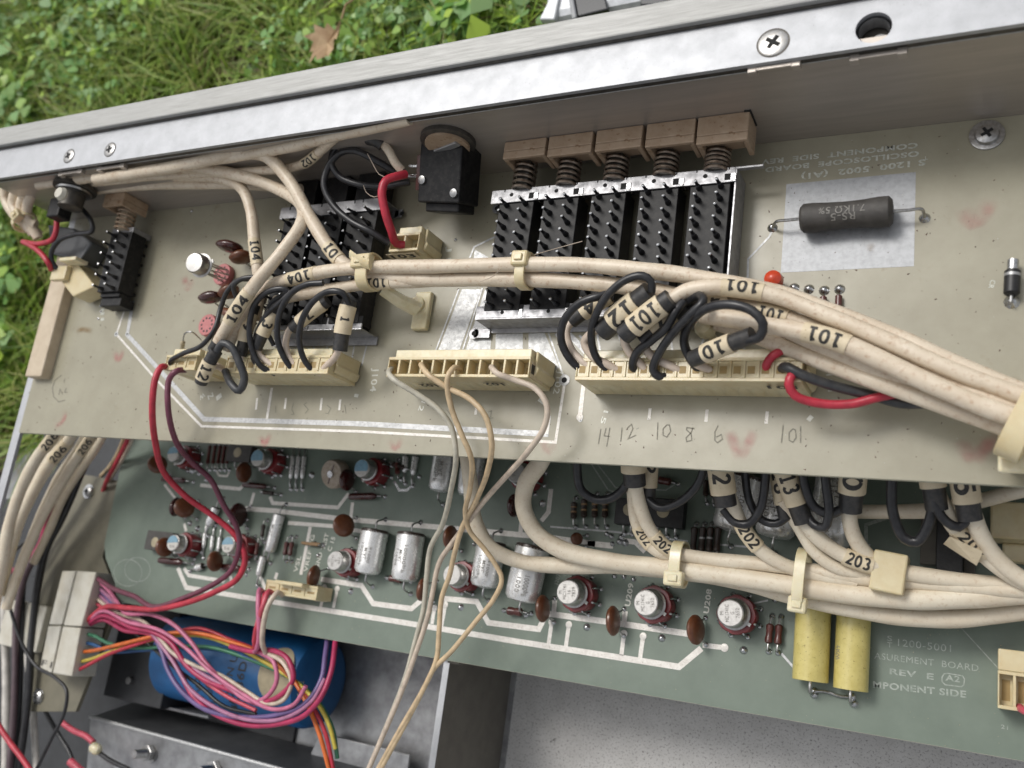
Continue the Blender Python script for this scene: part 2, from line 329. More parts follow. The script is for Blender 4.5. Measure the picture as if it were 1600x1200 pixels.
def stencil(text, wt=.21):
    vs = []; fs = []; ox = 0
    for ch_ in text:
        for st in DIG.get(ch_, DIG['0']):
            P = []
            for a_, b_ in zip(st, st[1:]):
                k = max(1, int(math.hypot(b_[0]-a_[0], b_[1]-a_[1])/.12)); P += [(a_[0]+(b_[0]-a_[0])*i/k, a_[1]+(b_[1]-a_[1])*i/k) for i in range(k)]
            P.append(st[-1]); n = len(P); m0 = len(vs)
            for i in range(n):
                d1 = Vector(P[i])-Vector(P[i-1]) if i else Vector(P[1])-Vector(P[0]); d2 = Vector(P[i+1])-Vector(P[i]) if i < n-1 else d1
                d1.normalize(); d2.normalize(); q = Vector((-(d1+d2).y,(d1+d2).x)).normalized(); kk = min(1.4, 1/max(.5,q.dot(Vector((-d1.y,d1.x))))); q = q*wt/2*kk
                vs.append((ox+P[i][0]+q.x, P[i][1]+q.y)); vs.append((ox+P[i][0]-q.x, P[i][1]-q.y))
            fs += [(m0+2*i,m0+2*i+1,m0+2*i+3,m0+2*i+2) for i in range(n-1)]
        ox += .80
    w_ = ox-.12
    return [(x/w_, y) for x, y in vs], fs, w_
def wrap_text(root, p, R, text, th=.72, bold=.03, tw=.8, shift=0.0, parent=None):
    L = [0.0]
    for i in range(1, len(p)): L.append(L[-1]+(p[i]-p[i-1]).length)
    vs, fs, asp = stencil(text); tot = L[-1]; out = []
    if len(text) <= 2: tw = min(tw, asp*2*th*R/tot*1.15)
    for u, v in vs:
        s = tot*(.5+(u-.5)*tw); k = max(0, min(len(p)-2, int(np.searchsorted(L, s))-1)); q = (s-L[k])/max(L[k+1]-L[k],1e-6)
        c = p[k].lerp(p[k+1], q)
        t = (p[min(k+2,len(p)-1)]-p[max(k-1,0)]).normalized()
        N = (Vector(CAM)-c).normalized(); N = (N-t*N.dot(t)).normalized(); U = N.cross(t)
        ang = (v-.5)*2*th+shift
        out.append(c+(N*math.cos(ang)+U*math.sin(ang))*(R+.006))
    MB().add(out, fs).build('printed_number', 'ink', parent or root, smooth=False)
# ------------------------------------------------------------------ SETTING
ZG = -11.0; ZB = -5.6
g = MB(); nx, ny = 60, 50
for j in range(ny+1):
    for i in range(nx+1):
        x = -130+260*i/nx; y = -60+190*j/ny
        far = max(0, min(1, (max(-x-24, y-11))/8))
        g.v.append((x, y, ZG-1.0+far*(1.1*math.sin(x*.21)*math.cos(y*.17)+.5*math.sin(x*.6+y*.5))))
for j in range(ny):
    for i in range(nx): a = j*(nx+1)+i; g.f.append((a,a+1,a+nx+2,a+nx+1))
tag(g.build('ground','soil',loc=(0,0,0)), kind='structure')
tag(MB().box((-21.5,-60,ZG-1.6),(40.65,10.2,ZG)).box((40.8,-60,ZG-1.6),(80,10.2,ZG-.01)).build('paving','slab',smooth=False,bevel=.08,loc=(0,0,0)), kind='structure')
# (a hairline joint shows in the slab)
SEAM = W(1096,1115,ZG)
# grass, clover, mulch
FLX = W(-260,790,ZG+.14).x; FLY = W(2,772,ZG+.14).y
def ground_ok(x, y): return (x < -24.5 or y > 11.5) and not (y < FLY+3.2 and x > FLX-2)
def blades(n, name, m, box, lmin, lmax, w, lean, zj=0):
    V = []; Fc = []; k = 0
    while k < n:
        x = rng.uniform(box[0],box[1]); y = rng.uniform(box[2],box[3])
        if not ground_ok(x,y): continue
        px, py = PR((x,y,ZG))
        if px < -500 or py < -600 or px > 2000: 
            k += 1; continue
        dens = math.sin(x*.35+1.3)*math.cos(y*.3)+.5*math.sin(x*.9+y*.7)
        if dens < rng.uniform(-1.2,.2)-(.4 if m=='straw' else 0): k += 1; continue
        L = rng.uniform(lmin,lmax); a = rng.uniform(0,6.283); ln = rng.uniform(.3,1)*lean; ww = w*rng.uniform(.6,1.3)
        d = np.array([math.cos(a),math.sin(a)]); q = np.array([-d[1],d[0]])*ww; n0 = len(V); z0 = ZG-.9
        for t, wf in ((0,1),(.4,.9),(.75,.6),(1,.05)):
            c = np.array([x,y])+d*L*ln*t*t; z = z0+L*t*(1-.35*ln*t)
            V.append((c[0]-q[0]*wf,c[1]-q[1]*wf,z)); V.append((c[0]+q[0]*wf,c[1]+q[1]*wf,z))
        Fc += [(n0,n0+1,n0+3,n0+2),(n0+2,n0+3,n0+5,n0+4),(n0+4,n0+5,n0+7,n0+6)]; k += 1
    b = MB(); b.v = V; b.f = Fc; tag(b.build(name,m,loc=(0,0,0)), kind='stuff')
    return bpy.context.scene.objects[name]
BX = (-75,12,-30,52)
tag(blades(60000,'grass','blade_green',BX,2.6,5.6,.085,1.2), 'green lawn grass growing beyond the metal rail', 'grass')
tag(blades(15000,'dry_grass','straw',BX,1.8,4.2,.07,1.7), 'dry straw coloured grass stalks among the lawn', 'grass')
def clover(n, name, cells, big=1.0):
    b = MB(); V=b.v; Fc=b.f
    for k in range(n):
        cx, cy, cr = cells[k%len(cells)]
        x = cx+rng.normal(0,cr); y = cy+rng.normal(0,cr)
        if not ground_ok(x,y): continue
        z = ZG+rng.uniform(.4,3.2); s = rng.uniform(.25,.8)*rng.uniform(.6,1)*big; a = rng.uniform(0,6.28); tl = rng.uniform(.1,.7); ta = rng.uniform(0,6.28)
        M = T(x,y,z) @ Matrix.Rotation(tl,4,Vector((math.cos(ta),math.sin(ta),0))) @ RZ(a)
        for q in range(rng.integers(1,4)):
            MM = M @ RZ(q*2.1)
            n0 = len(V); pts = [(0,0,0)]
            for i in range(7):
                t = -1.35+2.7*i/6; pts.append((s*(.55+.5*math.cos(t)),s*.55*math.sin(t),.08*math.cos(3*t)*s))
            V += [tuple(MM @ Vector(p)) for p in pts]; Fc += [tuple(range(n0,n0+8))]
    return tag(b.build(name,'clover_green',loc=(0,0,0)), 'leafy clover and weeds in the lawn beside the chassis', 'weeds', kind='stuff')
cells = []
for p in [(130,30,3),(160,90,3),(60,170,3),(20,20,4),(250,20,3),(560,80,3),(640,30,3),(700,90,2.5),(470,90,2),(780,20,3),(20,400,3),(20,470,3),(10,540,2.5),(40,330,2),(0,620,2),(-60,450,5),(740,40,3),(10,120,3),(180,150,2.2),(600,100,2)]:
    w = W(p[0],p[1],ZG); cells.append((w.x,w.y,p[2]*.62))
clover(1250,'clover_patch',cells)
leftc = []
for p in [(15,390,2.0),(30,430,1.6),(10,470,2.0),(20,520,1.8),(35,560,1.5),(5,350,2),(-30,430,3),(90,45,2.2),(150,70,2),(60,190,2),(20,230,2),(180,20,2),(700,40,2),(760,30,2)]:
    w = W(p[0],p[1],ZG); leftc.append((w.x,w.y,p[2]))
lw_ = clover(480,'broadleaf_weeds',leftc,2.1); tag(lw_,'larger bright broad leaved weeds in the grass, thickest left of the cream edge strip')
mb = MB()
for k in range(700):
    x = rng.uniform(-48,-23); y = rng.uniform(-14,12)
    if not ground_ok(x,y) or rng.random() < .3: continue
    s = rng.uniform(.3,1.1); mb.box((-s,-.18*s-.05,-.05),(s,.18*s+.05,.08), T(x,y,ZG-.75+rng.uniform(0,.5)) @ RZ(rng.uniform(0,3.1)) @ RY(rng.uniform(-.5,.5)))
tag(mb.build('mulch','mulch',smooth=False,loc=(0,0,0)), 'reddish bark mulch lying on the soil left of the chassis', 'mulch', kind='stuff')
# dry leaf
def leaf_obj(px, size, rz, label):
    c = W(px[0],px[1],ZG+4.6); root = empty('fallen_leaf', c, label, 'leaf', rz=rz)
    out = [(0,-1.0),(.10,-.55),(.42,-.62),(.36,-.38),(.78,-.30),(.60,-.08),(.92,.25),(.55,.22),(.50,.60),(.28,.50),(.10,1.0),(-.10,.62),(-.34,.78),(-.36,.40),(-.80,.48),(-.62,.10),(-.95,-.12),(-.55,-.22),(-.60,-.55),(-.25,-.45),(-.08,-.6)]
    b = MB(); n = len(out); V = [(0,0,.0)]+[(x*size,y*size,.55*size*(x*x+.3*y*y)+.16*size*math.sin(5*x+3*y)) for x,y in out]
    b.add(V, [(0,i+1,(i+1)%n+1) for i in range(n)]); b.build('blade','dead_leaf',root,world=False)
    MB().tube([(0,-1.0*size,.25*size*.4),(.1*size,-1.5*size,.3),(.05*size,-1.9*size,.1)],.05,6).build('stalk','dead_leaf',root,world=False)
leaf_obj((512,68),1.35,2.6,'curled tan dead leaf lying in the grass beyond the rail')
w_ = W(462,66,ZG+1.5); b = MB(); b.lathe([(.05,0),(.5,.04),(.62,.12)],14, T(w_.x,w_.y,w_.z)); tag(b.build('round_leaf','clover_green'), 'small round green leaf just left of the tan dead leaf', 'leaf')
# white and black case on the ground beyond the rail
r0 = empty('equipment_case', W(905,5,-5), 'white glossy equipment case with dark windows beyond the rail', 'case')
def Q(px,py,z): return W(px,py,z)
b = MB(); a0 = Q(846,32,-5); a1 = Q(1010,-60,-5)
b.box((a0.x,a0.y,ZG),(a0.x+16,a0.y+9,-5)); b.build('shell','case_white',r0,bevel=.35,smooth=False)
def topquad(ps, z0, z1, name, m):
    P = [W(*p,z1) for p in ps]; MB().prism([(p.x,p.y) for p in P],z0,z1).build(name,m,r0,smooth=False,bevel=.06)
topquad(((892,-30),(940,-30),(950,14),(902,26)),-5.2,-4.9,'window','case_black')
topquad(((884,-30),(891,-30),(901,27),(893,30)),-5.2,-4.8,'trim','case_grey')
topquad(((842,30),(872,-30),(880,-30),(866,30)),-5.2,-4.85,'trim','case_white')
topquad(((1000,-30),(1060,-30),(1060,6),(1000,8)),-5.2,-4.9,'handle','case_black')
# ------------------------------------------------------------------ CHASSIS
XL = -22.3; YW = 7.05; ZF = 3.95; XR = 21.0
ch = empty('instrument_chassis', (0,0,ZG), 'open aluminium instrument chassis holding two circuit boards', 'chassis')
# hole in the flange face
hp = W(1365,43,ZF); hr = .40
def plate_with_hole(x0,x1,y0,y1,z0,z1,c,r,n=28):
    b = MB(); ring = [(c[0]+r*math.cos(2*math.pi*i/n), c[1]+r*math.sin(2*math.pi*i/n)) for i in range(n)]
    def edge(i):
        a = 2*math.pi*i/n; dx, dy = math.cos(a), math.sin(a)
        tx = ((x1-c[0]) if dx>0 else (x0-c[0]))/dx if abs(dx)>1e-6 else 1e9; ty = ((y1-c[1]) if dy>0 else (y0-c[1]))/dy if abs(dy)>1e-6 else 1e9
        t = min(tx,ty); return (c[0]+dx*t, c[1]+dy*t)
    out = [edge(i) for i in range(n)]
    for z in (z0,z1):
        for p in ring: b.v.append((p[0],p[1],z))
        for p in out: b.v.append((p[0],p[1],z))
        for c4 in ((x0,y0),(x1,y0),(x1,y1),(x0,y1)): b.v.append((*c4,z))
    N2 = 2*n+4
    for s, o in ((1,N2),(0,0)):
        for i in range(n):
            j=(i+1)%n; q = (o+i,o+n+i,o+n+j,o+j); b.f.append(q[::-1] if s==0 else q)
        # corner fills
        for ci,(cx,cy) in enumerate(((x0,y0),(x1,y0),(x1,y1),(x0,y1))):
            for i in range(n):
                j=(i+1)%n; p,q = out[i],out[j]
                onx = lambda P: abs(P[0]-cx)<1e-6; ony = lambda P: abs(P[1]-cy)<1e-6
                if (onx(p) and ony(q) and not ony(p)) or (ony(p) and onx(q) and not onx(p)): b.f.append((o+n+i,o+2*n+ci,o+n+j))
    for i in range(n): j=(i+1)%n; b.f.append((i,j,N2+j,N2+i))
    b.add([(x0,y0,z0),(x1,y0,z0),(x1,y0,z1),(x0,y0,z1)],[(0,1,2,3)]); b.add([(x0,y1,z0),(x1,y1,z0),(x1,y1,z1),(x0,y1,z1)],[(3,2,1,0)])
    return b
YG = W(0,235,ZF).y*.5+W(1200,23,ZF).y*.5
YO = W(0,200,ZF+.25).y*.5+W(800,46,ZF+.25).y*.5
xs = XL-.6
plate_with_hole(xs,XR,YW-.02,YG,ZF-.13,ZF,hp,hr).build('flange','rail_metal',ch,smooth=False)
MB().box((hp.x-1,YW+.34,ZF-.9),(hp.x+1,hp.y+.75,ZF-.55)).build('hole_shade_block','dark_metal',ch,smooth=False)  # added dark block standing in for the shaded cavity below the hole
MB().lathe([(.20,0),(.20,.12),(.10,.14),(.10,.0)],18,T(hp.x+.10,hp.y-.10,ZF-.55)).box((hp.x-.05,hp.y-.36,ZF-.5),(hp.x+.35,hp.y-.26,ZF-.3)).build('hole_nut','silkmetal',ch)
MB().lathe([(hr+.01,-.12),(hr+.01,-.5),(hr-.06,-.5),(hr-.06,-.12)],28,T(hp.x,hp.y,ZF)).uncap().build('hole_sleeve','sheet_metal',ch)
MB().box((xs,YG+.015,ZG),(XR,YO,ZF+.25)).build('outer_rail','rail_outer',ch,smooth=False,bevel=.05)
MB().box((xs,YG-.02,ZF-.9),(XR,YG+.03,ZF+.1)).build('groove','dark_metal',ch,smooth=False)
# panel wall behind the controls, with a thin lip just under the flange
MB().box((xs,YW+.10,-3.0),(XR,YW+.32,ZF-.16)).build('panel_wall','wall_brushed',ch,smooth=False)
MB().box((xs,YW+.025,ZF-.34),(XR,YW+.098,ZF-.16)).build('panel_gap','dark_metal',ch,smooth=False)
MB().tube([(xs,YW+.05,ZF-.37),(XR,YW+.05,ZF-.37)],.035,8).build('panel_lip','silkmetal',ch)
def clip_tab(pa, pb):
    a = onY(*pa,YW+.02); c = onY(*pb,YW+.02); z = (a.z+c.z)/2
    b = MB(); b.box((a.x,YW-.16,z-.10),(a.x+.22,YW+.02,z+.10)); b.box((c.x-.22,YW-.16,z-.10),(c.x,YW+.02,z+.10)); b.box((a.x+.2,YW-.13,z+.02),(c.x-.2,YW-.02,z+.10))
    b.build('spring_clip','wall_brushed',ch,smooth=False,bevel=.02)
for pa, pb in (((1168,104),(1253,99)),((1328,88),(1419,77)),((95,270),(132,265)),((155,262),(198,256))): clip_tab(pa,pb)
# screws in the flange (pozidriv)
def screw(px, z, r, parent, world=True, dome=.03, m='lead_wire', name='screw'):
    c = W(px[0],px[1],z) if world else Vector(px)
    s_ = MB(); s_.lathe([(r*1.0,0),(r,.02),(r*.9,.02+dome*.6),(r*.5,.02+dome),(r*.05,.02+dome*1.05)],24,T(c.x,c.y,c.z-.005)); o = s_.build(name,m,parent)
    k = MB(); L = r*.52; a = random.uniform(0,1.5)
    for q in range(2): k.box((-L,-r*.13,0),(L,r*.13,.012), T(c.x,c.y,c.z+.017+dome*1.05) @ RZ(a+q*math.pi/2))
    k.lathe([(r*.24,0),(r*.2,.015)],8,T(c.x,c.y,c.z+.016+dome*1.05)); k.build('cross_slot','dark_void',o,smooth=False)
    return o
for p in ((108,244),(172,234)): screw(p,ZF,.26,ch,m='can_metal')
screw((1208,67),ZF,.36,ch,m='can_metal')
for p, r in (((108,244),.29),((172,234),.29),((1208,67),.40)):
    c = W(p[0],p[1],ZF); MB().lathe([(r,0),(r,.004)],28,T(c.x,c.y,ZF+.002)).build('screw_rim','dark_metal',ch)
# left wall and plastic strip
MB().box((XL-.42,-16,-.22),(XL+.03,YG-.1,-.05)).build('side_rail','rail_metal',ch,smooth=False,bevel=.03)
a = W(85,440,.45); b2 = W(38,588,.45); c2 = W(62,592,.45)
b = MB(); b.box((a.x-.15 if a.x<b2.x else b2.x,b2.y,-.04),(c2.x+.02,a.y+1.5,.45)); b.build('edge_strip','strip_cream',ch,smooth=False,bevel=.06)
# floor
fl = [W(62,640,ZG+.14), W(2,772,ZG+.14), W(-260,790,ZG+.14)]
MB().prism([(fl[0].x,YW),(fl[0].x,fl[0].y),(fl[1].x,fl[1].y),(fl[2].x,fl[2].y),(fl[2].x,-20),(-3.9,-20),(-3.9,YW)],ZG+.02,ZG+.14).build('floor_plate','sheet_metal',ch,smooth=False)
fx = W(470,1100,ZG+.2).x
MB().box((-21.5,-19,ZG+.145),(fx,-3.2,ZG+.3)).build('tray_floor','bay_dark',ch,smooth=False)  # near-black over the grey floor: bay shade put into its colour
MB().prism([(fl[1].x+1,fl[1].y-.2),(fl[2].x+.5,fl[2].y-.3),(fl[2].x+.5,-19),(-21.6,-19),(-21.6,fl[1].y-.2)],ZG+.145,ZG+.2).build('bay_floor','bay_dark',ch,smooth=False)  # same near-black further left, painting in the shade of the bay
MB().box((-21,-3.2,ZG+.15),(-4.2,-3.0,-6.4)).build('bay_shade_wall','bay_dark',ch,smooth=False)  # dark wall added to keep the bay under the boards dark
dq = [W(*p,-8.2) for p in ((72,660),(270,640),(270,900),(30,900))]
MB().prism([(p.x,p.y) for p in dq],-8.4,-8.2).build('gap_shade_sheet','bay_dark',ch,smooth=False)  # added dark sheet that paints shade into the gap beside the cables
# divider plate
pt = W(705,1020,-5.9); pb_ = W(678,1200,-5.9)
MB().box((pt.x-.20,-16,ZG+.14),(pt.x+.04,pt.y,-5.85)).build('divider_plate','sheet_dull',ch,smooth=False)
MB().box((pt.x-.20,-16,-5.845),(pt.x+.04,pt.y,-5.82)).build('divider_edge','rail_metal',ch,smooth=False)
MB().box((pt.x-.05,pt.y-.35,-6.3),(pt.x+.42,pt.y+.3,-5.80)).build('mounting_tab','sheet_dull',ch,smooth=False,bevel=.03)
# inner step wall and lower box
q0 = W(500,1145,ZG+1.6); q1 = W(700,1190,ZG+1.6)
b = MB(); L0 = W(500,1145,-10.0); L1 = W(640,1180,-10.0); L2 = W(635,1215,-10.0); L3 = W(440,1230,-10.0)
b.prism([(L0.x,L0.y),(L1.x,L1.y),(L2.x,L2.y-2),(L3.x,L3.y-2)],-10.15,-10.0); b.build('bottom_flange','sheet_metal',ch,smooth=False,bevel=.03)
bx = empty('metal_bracket_box', W(230,1150,-8.4), 'bare metal bracket box with two hex nuts at the bottom left', 'bracket')
P0 = W(148,1122,-8.2); P1 = W(402,1192,-8.2)
dx = (P1-P0); u = Vector((dx.x,dx.y,0)).normalized(); v = Vector((u.y,-u.x,0))
E0 = P0-u*.3; E1 = P1+u*6
b = MB(); b.add([E0,E1,E1+v*7+Vector((0,0,-1.4)),E0+v*7+Vector((0,0,-1.4)),E0+Vector((0,0,-.1)),E1+Vector((0,0,-.1)),E1+v*7+Vector((0,0,-1.5)),E0+v*7+Vector((0,0,-1.5))],[(0,3,2,1),(4,5,6,7),(0,1,5,4),(1,2,6,5),(2,3,7,6),(3,0,4,7)])
b.build('top_plate','sheet_metal',bx,smooth=False,bevel=.04)
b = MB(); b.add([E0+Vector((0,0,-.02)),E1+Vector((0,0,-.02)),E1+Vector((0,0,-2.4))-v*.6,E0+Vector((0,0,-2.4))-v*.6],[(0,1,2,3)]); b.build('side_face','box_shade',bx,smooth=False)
MB().tube([E0+Vector((0,0,.0)),E1],.09,8).build('folded_edge','silkmetal',bx)
def nut(px, z, parent, r=.42):
    c = W(px[0],px[1],z); o = MB().cyl(r*1.15,0,.06,24,T(c.x,c.y,c.z)).build('washer','lead_wire',parent)
    MB().cyl(r,.06,.34,6,T(c.x,c.y,c.z) @ RZ(.3),bev=.04).build('hex_nut','lead_wire',parent,smooth=False)
    th = MB()
    for k in range(8): th.lathe([(r*.46,0),(r*.52,.04),(r*.46,.08)],16,T(c.x,c.y,c.z+.3+k*.08))
    th.build('bolt','lead_wire',parent)
nut((236,1176),-8.36,bx,.36); nut((338,1201),-8.36,bx,.36)
pl = empty('bracket_strip', W(260,1105,-8.8), 'thin grey metal strip lying beneath the blue can', 'bracket')
b = MB(); A = W(195,1090,-8.6); B = W(325,1119,-8.6); b.add([A,B,B+Vector((0,-.1,-.04)),A+Vector((0,-.1,-.04)),A+Vector((0,0,-1.2)),B+Vector((0,0,-1.2)),B+Vector((0,-.1,-1.2)),A+Vector((0,-.1,-1.2))],[(0,3,2,1),(0,1,5,4),(3,7,6,2),(1,2,6,5),(0,4,7,3)]); b.build('strip','sheet_metal',pl,smooth=False)
# mounting bracket (olive board) at the left
br = empty('mounting_bracket', W(120,900,-6.6), 'olive mounting bracket plate with two screws behind the ribbon connector', 'bracket')
zb = -6.6; poly = [W(*p,zb) for p in ((96,735),(190,752),(160,870),(186,940),(118,1112),(48,1112),(60,900))]
MB().prism([(p.x,p.y) for p in poly],zb-.2,zb).build('plate','bracket_board',br,smooth=False,bevel=.02)
for p in ((139,768),(61,1088)):
    c = W(p[0],p[1],zb); w2 = MB().cyl(.34,0,.06,24,T(c.x,c.y,zb)).build('washer','tin',br)
    screw(p,zb+.05,.26,br,dome=.14,m='lead_wire')
poly2 = [W(*p,-7.2) for p in ((190,690),(330,690),(330,800),(175,760))]
# blue electrolytic can
yc = W(330,1045,-6.6).y; zc = -9.0; x0 = W(275,1040,zc).x; x1 = W(508,1050,zc).x; rr = 1.88
bc = empty('blue_capacitor', (x0,yc,zc-rr), 'large blue cylindrical capacitor lying under the lower circuit board', 'capacitor')
Mx = T(x0,yc,zc) @ RY(math.pi/2)
MB().lathe([(rr-.3,0),(rr,.25),(rr,x1-x0-.55),(rr-.12,x1-x0-.2),(rr-.5,x1-x0)],48,Mx).build('can','blue_can',bc)
e = MB(); ec = W(478,1042,zc+rr*.9); n = 28; vs = []
xc = x1-1.05
for ring in range(6):
    for i in range(n):
        a_ = 2*math.pi*i/n; f = ring/5
        X = xc+f*.85*math.cos(a_); ang = f*.62*math.sin(a_)-.12
        vs.append((X, yc+(rr+.012)*math.sin(-ang), zc+(rr+.012)*math.cos(ang)))
e.v = vs; e.f = [(r_*n+i, r_*n+(i+1)%n, (r_+1)*n+(i+1)%n, (r_+1)*n+i) for r_ in range(5) for i in range(n)]
sk = e.build('sticker','label_beige',bc)
def cyl_text(s, X, a0, a1, h, parent, m='ink', rad=None):
    vs, fs, asp = textpoly(s,.01); rad = rad or rr+.015; out = []
    for u_, v_ in vs:
        ang = a0+(a1-a0)*u_; out.append((X-v_*h, yc+rad*math.sin(ang), zc+rad*math.cos(ang)))
    MB().add(out, fs).build('printed_text', m, parent, smooth=False)
for s, px, a0, a1, h in (('MADE IN U',363,-1.0,.35,.36),('CJ-36D',381,-.75,.25,.40),('1200 UF',328,-.9,.1,.30),('50 VDC',310,-1.0,-.1,.30)):
    cyl_text(s, W(px,1060,zc+rr).x, a0, a1, h, bc)
cyl_text('6-2', W(478,1050,zc+rr).x, -.25, .1, .25, sk, 'pencil', rr+.02)
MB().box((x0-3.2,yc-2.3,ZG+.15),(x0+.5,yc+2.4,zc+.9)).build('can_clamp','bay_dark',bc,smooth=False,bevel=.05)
c = (x0+.7,yc-1.7,zc-.4)
MB().cyl(.16,0,.2,12,T(x0-1.6,yc-1.4,zc+.9)).build('terminal','lead_wire',bc)
# ------------------------------------------------------------------ UPPER BOARD
bu = empty('circuit_board', (0,0,-.16), 'pale grey-green upper circuit board with printed silver traces', 'circuit board')
pl_ = [(XL+.04,-2.27),(XR-.2,-2.27),(XR-.2,YW+.095),(XL+.04,YW+.095)]
MB().prism(pl_,-.16,0).build('laminate','board_upper',bu,smooth=False)
MB().box((XL+.04,-2.275,-.15),(XR-.2,-2.262,-.012)).build('cut_edge','board_edge',bu,smooth=False)
def ribbon(mb, pts, w, z=.006, caps=False, th=.006):
    P = [Vector((p.x,p.y)) for p in pts]; n = len(P); Lf=[]; Rt=[]
    for i in range(n):
        d1 = (P[i]-P[i-1]).normalized() if i else (P[1]-P[0]).normalized()
        d2 = (P[i+1]-P[i]).normalized() if i < n-1 else d1
        nn = Vector((-(d1+d2).y,(d1+d2).x)).normalized(); k = 1/max(.45, nn.dot(Vector((-d1.y,d1.x))))
        Lf.append(P[i]+nn*w/2*k); Rt.append(P[i]-nn*w/2*k)
    m0 = len(mb.v)
    mb.v += [(p.x,p.y,z) for p in Lf]+[(p.x,p.y,z) for p in Rt]
    mb.f += [(m0+i,m0+n+i,m0+n+i+1,m0+i+1) for i in range(n-1)]
    # fix facing up
    f = mb.f[-1]; a,b_,c_ = [Vector(mb.v[q]) for q in f[:3]]
    if (b_-a).cross(c_-a).z < 0: mb.f[-(n-1):] = [q[::-1] for q in mb.f[-(n-1):]]
    return mb
_tz = [0]
def trace(board, pts, w, z0, m='trace_tin', name='trace', round_end=False):
    _tz[0] += 1; z0 = z0+(_tz[0]%9)*.0007
    b = MB(); P = [W(*p,z0) for p in pts]; ribbon(b,P,w,z0+.005)
    if round_end:
        for e_ in (P[0],P[-1])[-round_end:]: b.lathe([(w*.85,0),(w*.8,.012),(w*.3,.02)],14,T(e_.x,e_.y,z0+.003))
    return b.build(name,m,board,smooth=False)
def poly(board, pts, z0, m='silkmetal', name='copper_area'):
    b = MB(); P = [W(*p,z0) for p in pts]; b.prism([(p.x,p.y) for p in P],z0+.001,z0+.006); return b.build(name,m,board,smooth=False)
UB = lambda *a, **k: trace(bu, a[0], a[1], 0.0, **k)
UB([(197,478),(182,522),(248,597),(315,666),(560,674),(868,691),(882,600)],.085)
UB([(208,470),(199,523),(262,592),(319,655),(560,662),(853,678),(857,650)],.17,m='silkmetal')
UB([(425,606),(417,655)],.11)
for x,y0_,y1_ in ((402,622,640),(447,622,639),(503,622,641),(532,624,641),(1016,638,656),(1105,640,659),(1199,643,662),(745,632,648)): UB([(x,y0_),(x-2,y1_)],.085)
UB([(912,600),(906,652)],.13,round_end=1)
UB([(857,652),(853,678)],.15,round_end=False)
UB([(1214,346),(1202,370),(1169,405),(1168,440)],.055,m='silkmetal')
# big tinned areas at the centre
poly(bu,[(742,390),(763,402),(765,430),(735,445)],0)
poly(bu,[(722,452),(752,452),(717,550),(684,550)],0)
poly(bu,[(758,452),(776,452),(774,505),(768,517),(766,550),(727,550)],0)
poly(bu,[(775,518),(817,518),(817,552),(774,552)],0)
poly(bu,[(826,518),(850,518),(874,574),(862,582),(826,558)],0)
UB([(788,363),(741,386),(734,403)],.06,m='silkmetal')
UB([(717,452),(680,550)],.05,m='silkmetal'); UB([(754,450),(722,550)],.05,m='silkmetal')
UB([(857,520),(882,592)],.05,m='silkmetal'); UB([(870,520),(897,556)],.16,m='silkmetal'); UB([(889,522),(921,556)],.16,m='silkmetal'); UB([(905,524),(940,556)],.06,m='silkmetal')
UB([(933,520),(938,550)],.06,m='silkmetal')
for p in ([(966,523),(976,549)],[(1048,526),(1051,548)],[(1099,529),(1094,548)],[(1160,530),(1163,546)],[(488,525),(492,552)],[(510,525),(512,553)],[(556,526),(550,562)],[(577,524),(565,572)],[(470,540),(475,553)]): UB(p,.055,m='silkmetal')
o = MB(); c = W(882,594,0); o.lathe([(.17,0),(.17,.012),(.09,.012)],20,T(c.x,c.y,.004)); r_o = o.build('ring_pad','silkmetal',bu); MB().lathe([(.085,0),(.085,.004)],16,T(c.x,c.y,.017)).build('hole','dark_void',r_o)
for p,d in (((182,522),.08),((199,522),.08),((907,656),.05)):
    c = W(*p,0); MB().lathe([(d*1.3,0),(d*1.3,.008)],14,T(c.x,c.y,.006)).build('ring_pad','silkmetal',bu); MB().lathe([(d*.5,0),(d*.5,.004)],12,T(c.x,c.y,.015)).build('hole','dark_void',bu)
poly(bu,[(1229,288),(1431,269),(1428,416),(1220,426)],0,'pad_weave','heat_pad')
# screen print
def btext(board, s, a, b_, hpx, z, m='print_white', bold=.012, name='printed_text'):
    return ptext(MB(), s, a, b_, hpx, z+.008, bold).build(name,m,board,smooth=False)
btext(bu,'S 1200  5002  (A1)',(1446,249),(1252,272),8.5,0,'print_faint',.03)
btext(bu,'T',(1449,244),(1443,245),5,0,'print_faint')
btext(bu,'OSCILLOSCOPE  BOARD',(1436,236),(1196,262),7.5,0,'print_faint',.03)
btext(bu,'COMPONENT  SIDE  REV',(1434,223),(1190,250),7.5,0,'print_faint',.03)
btext(bu,'J101',(1290,572),(1294,612),10,0); btext(bu,'J102',(872,578),(864,615),9,0); btext(bu,'J104',(583,575),(578,612),9,0); btext(bu,'J1',(699,385),(697,408),7,0,'print_faint')
btext(bu,'15',(944,641),(938,661),7,0); btext(bu,'12',(659,626),(653,641),7,0); btext(bu,'1',(1266,648),(1260,655),7,0); btext(bu,'1',(840,626),(848,632),6,0); btext(bu,'1',(553,620),(559,621),5,0)
for s,x,y in (('W',315,617),('N',328,617),('1',341,618)): btext(bu,s,(x+4,y-4),(x-4,y+2),6,0)
for x in (150,): 
    for y in (465,475,484,490,499): btext(bu,'I',(x+8,y-2),(x+7,y+2),5,0,'print_faint')
btext(bu,'CR',(1548,437),(1544,450),8,0,'print_faint')
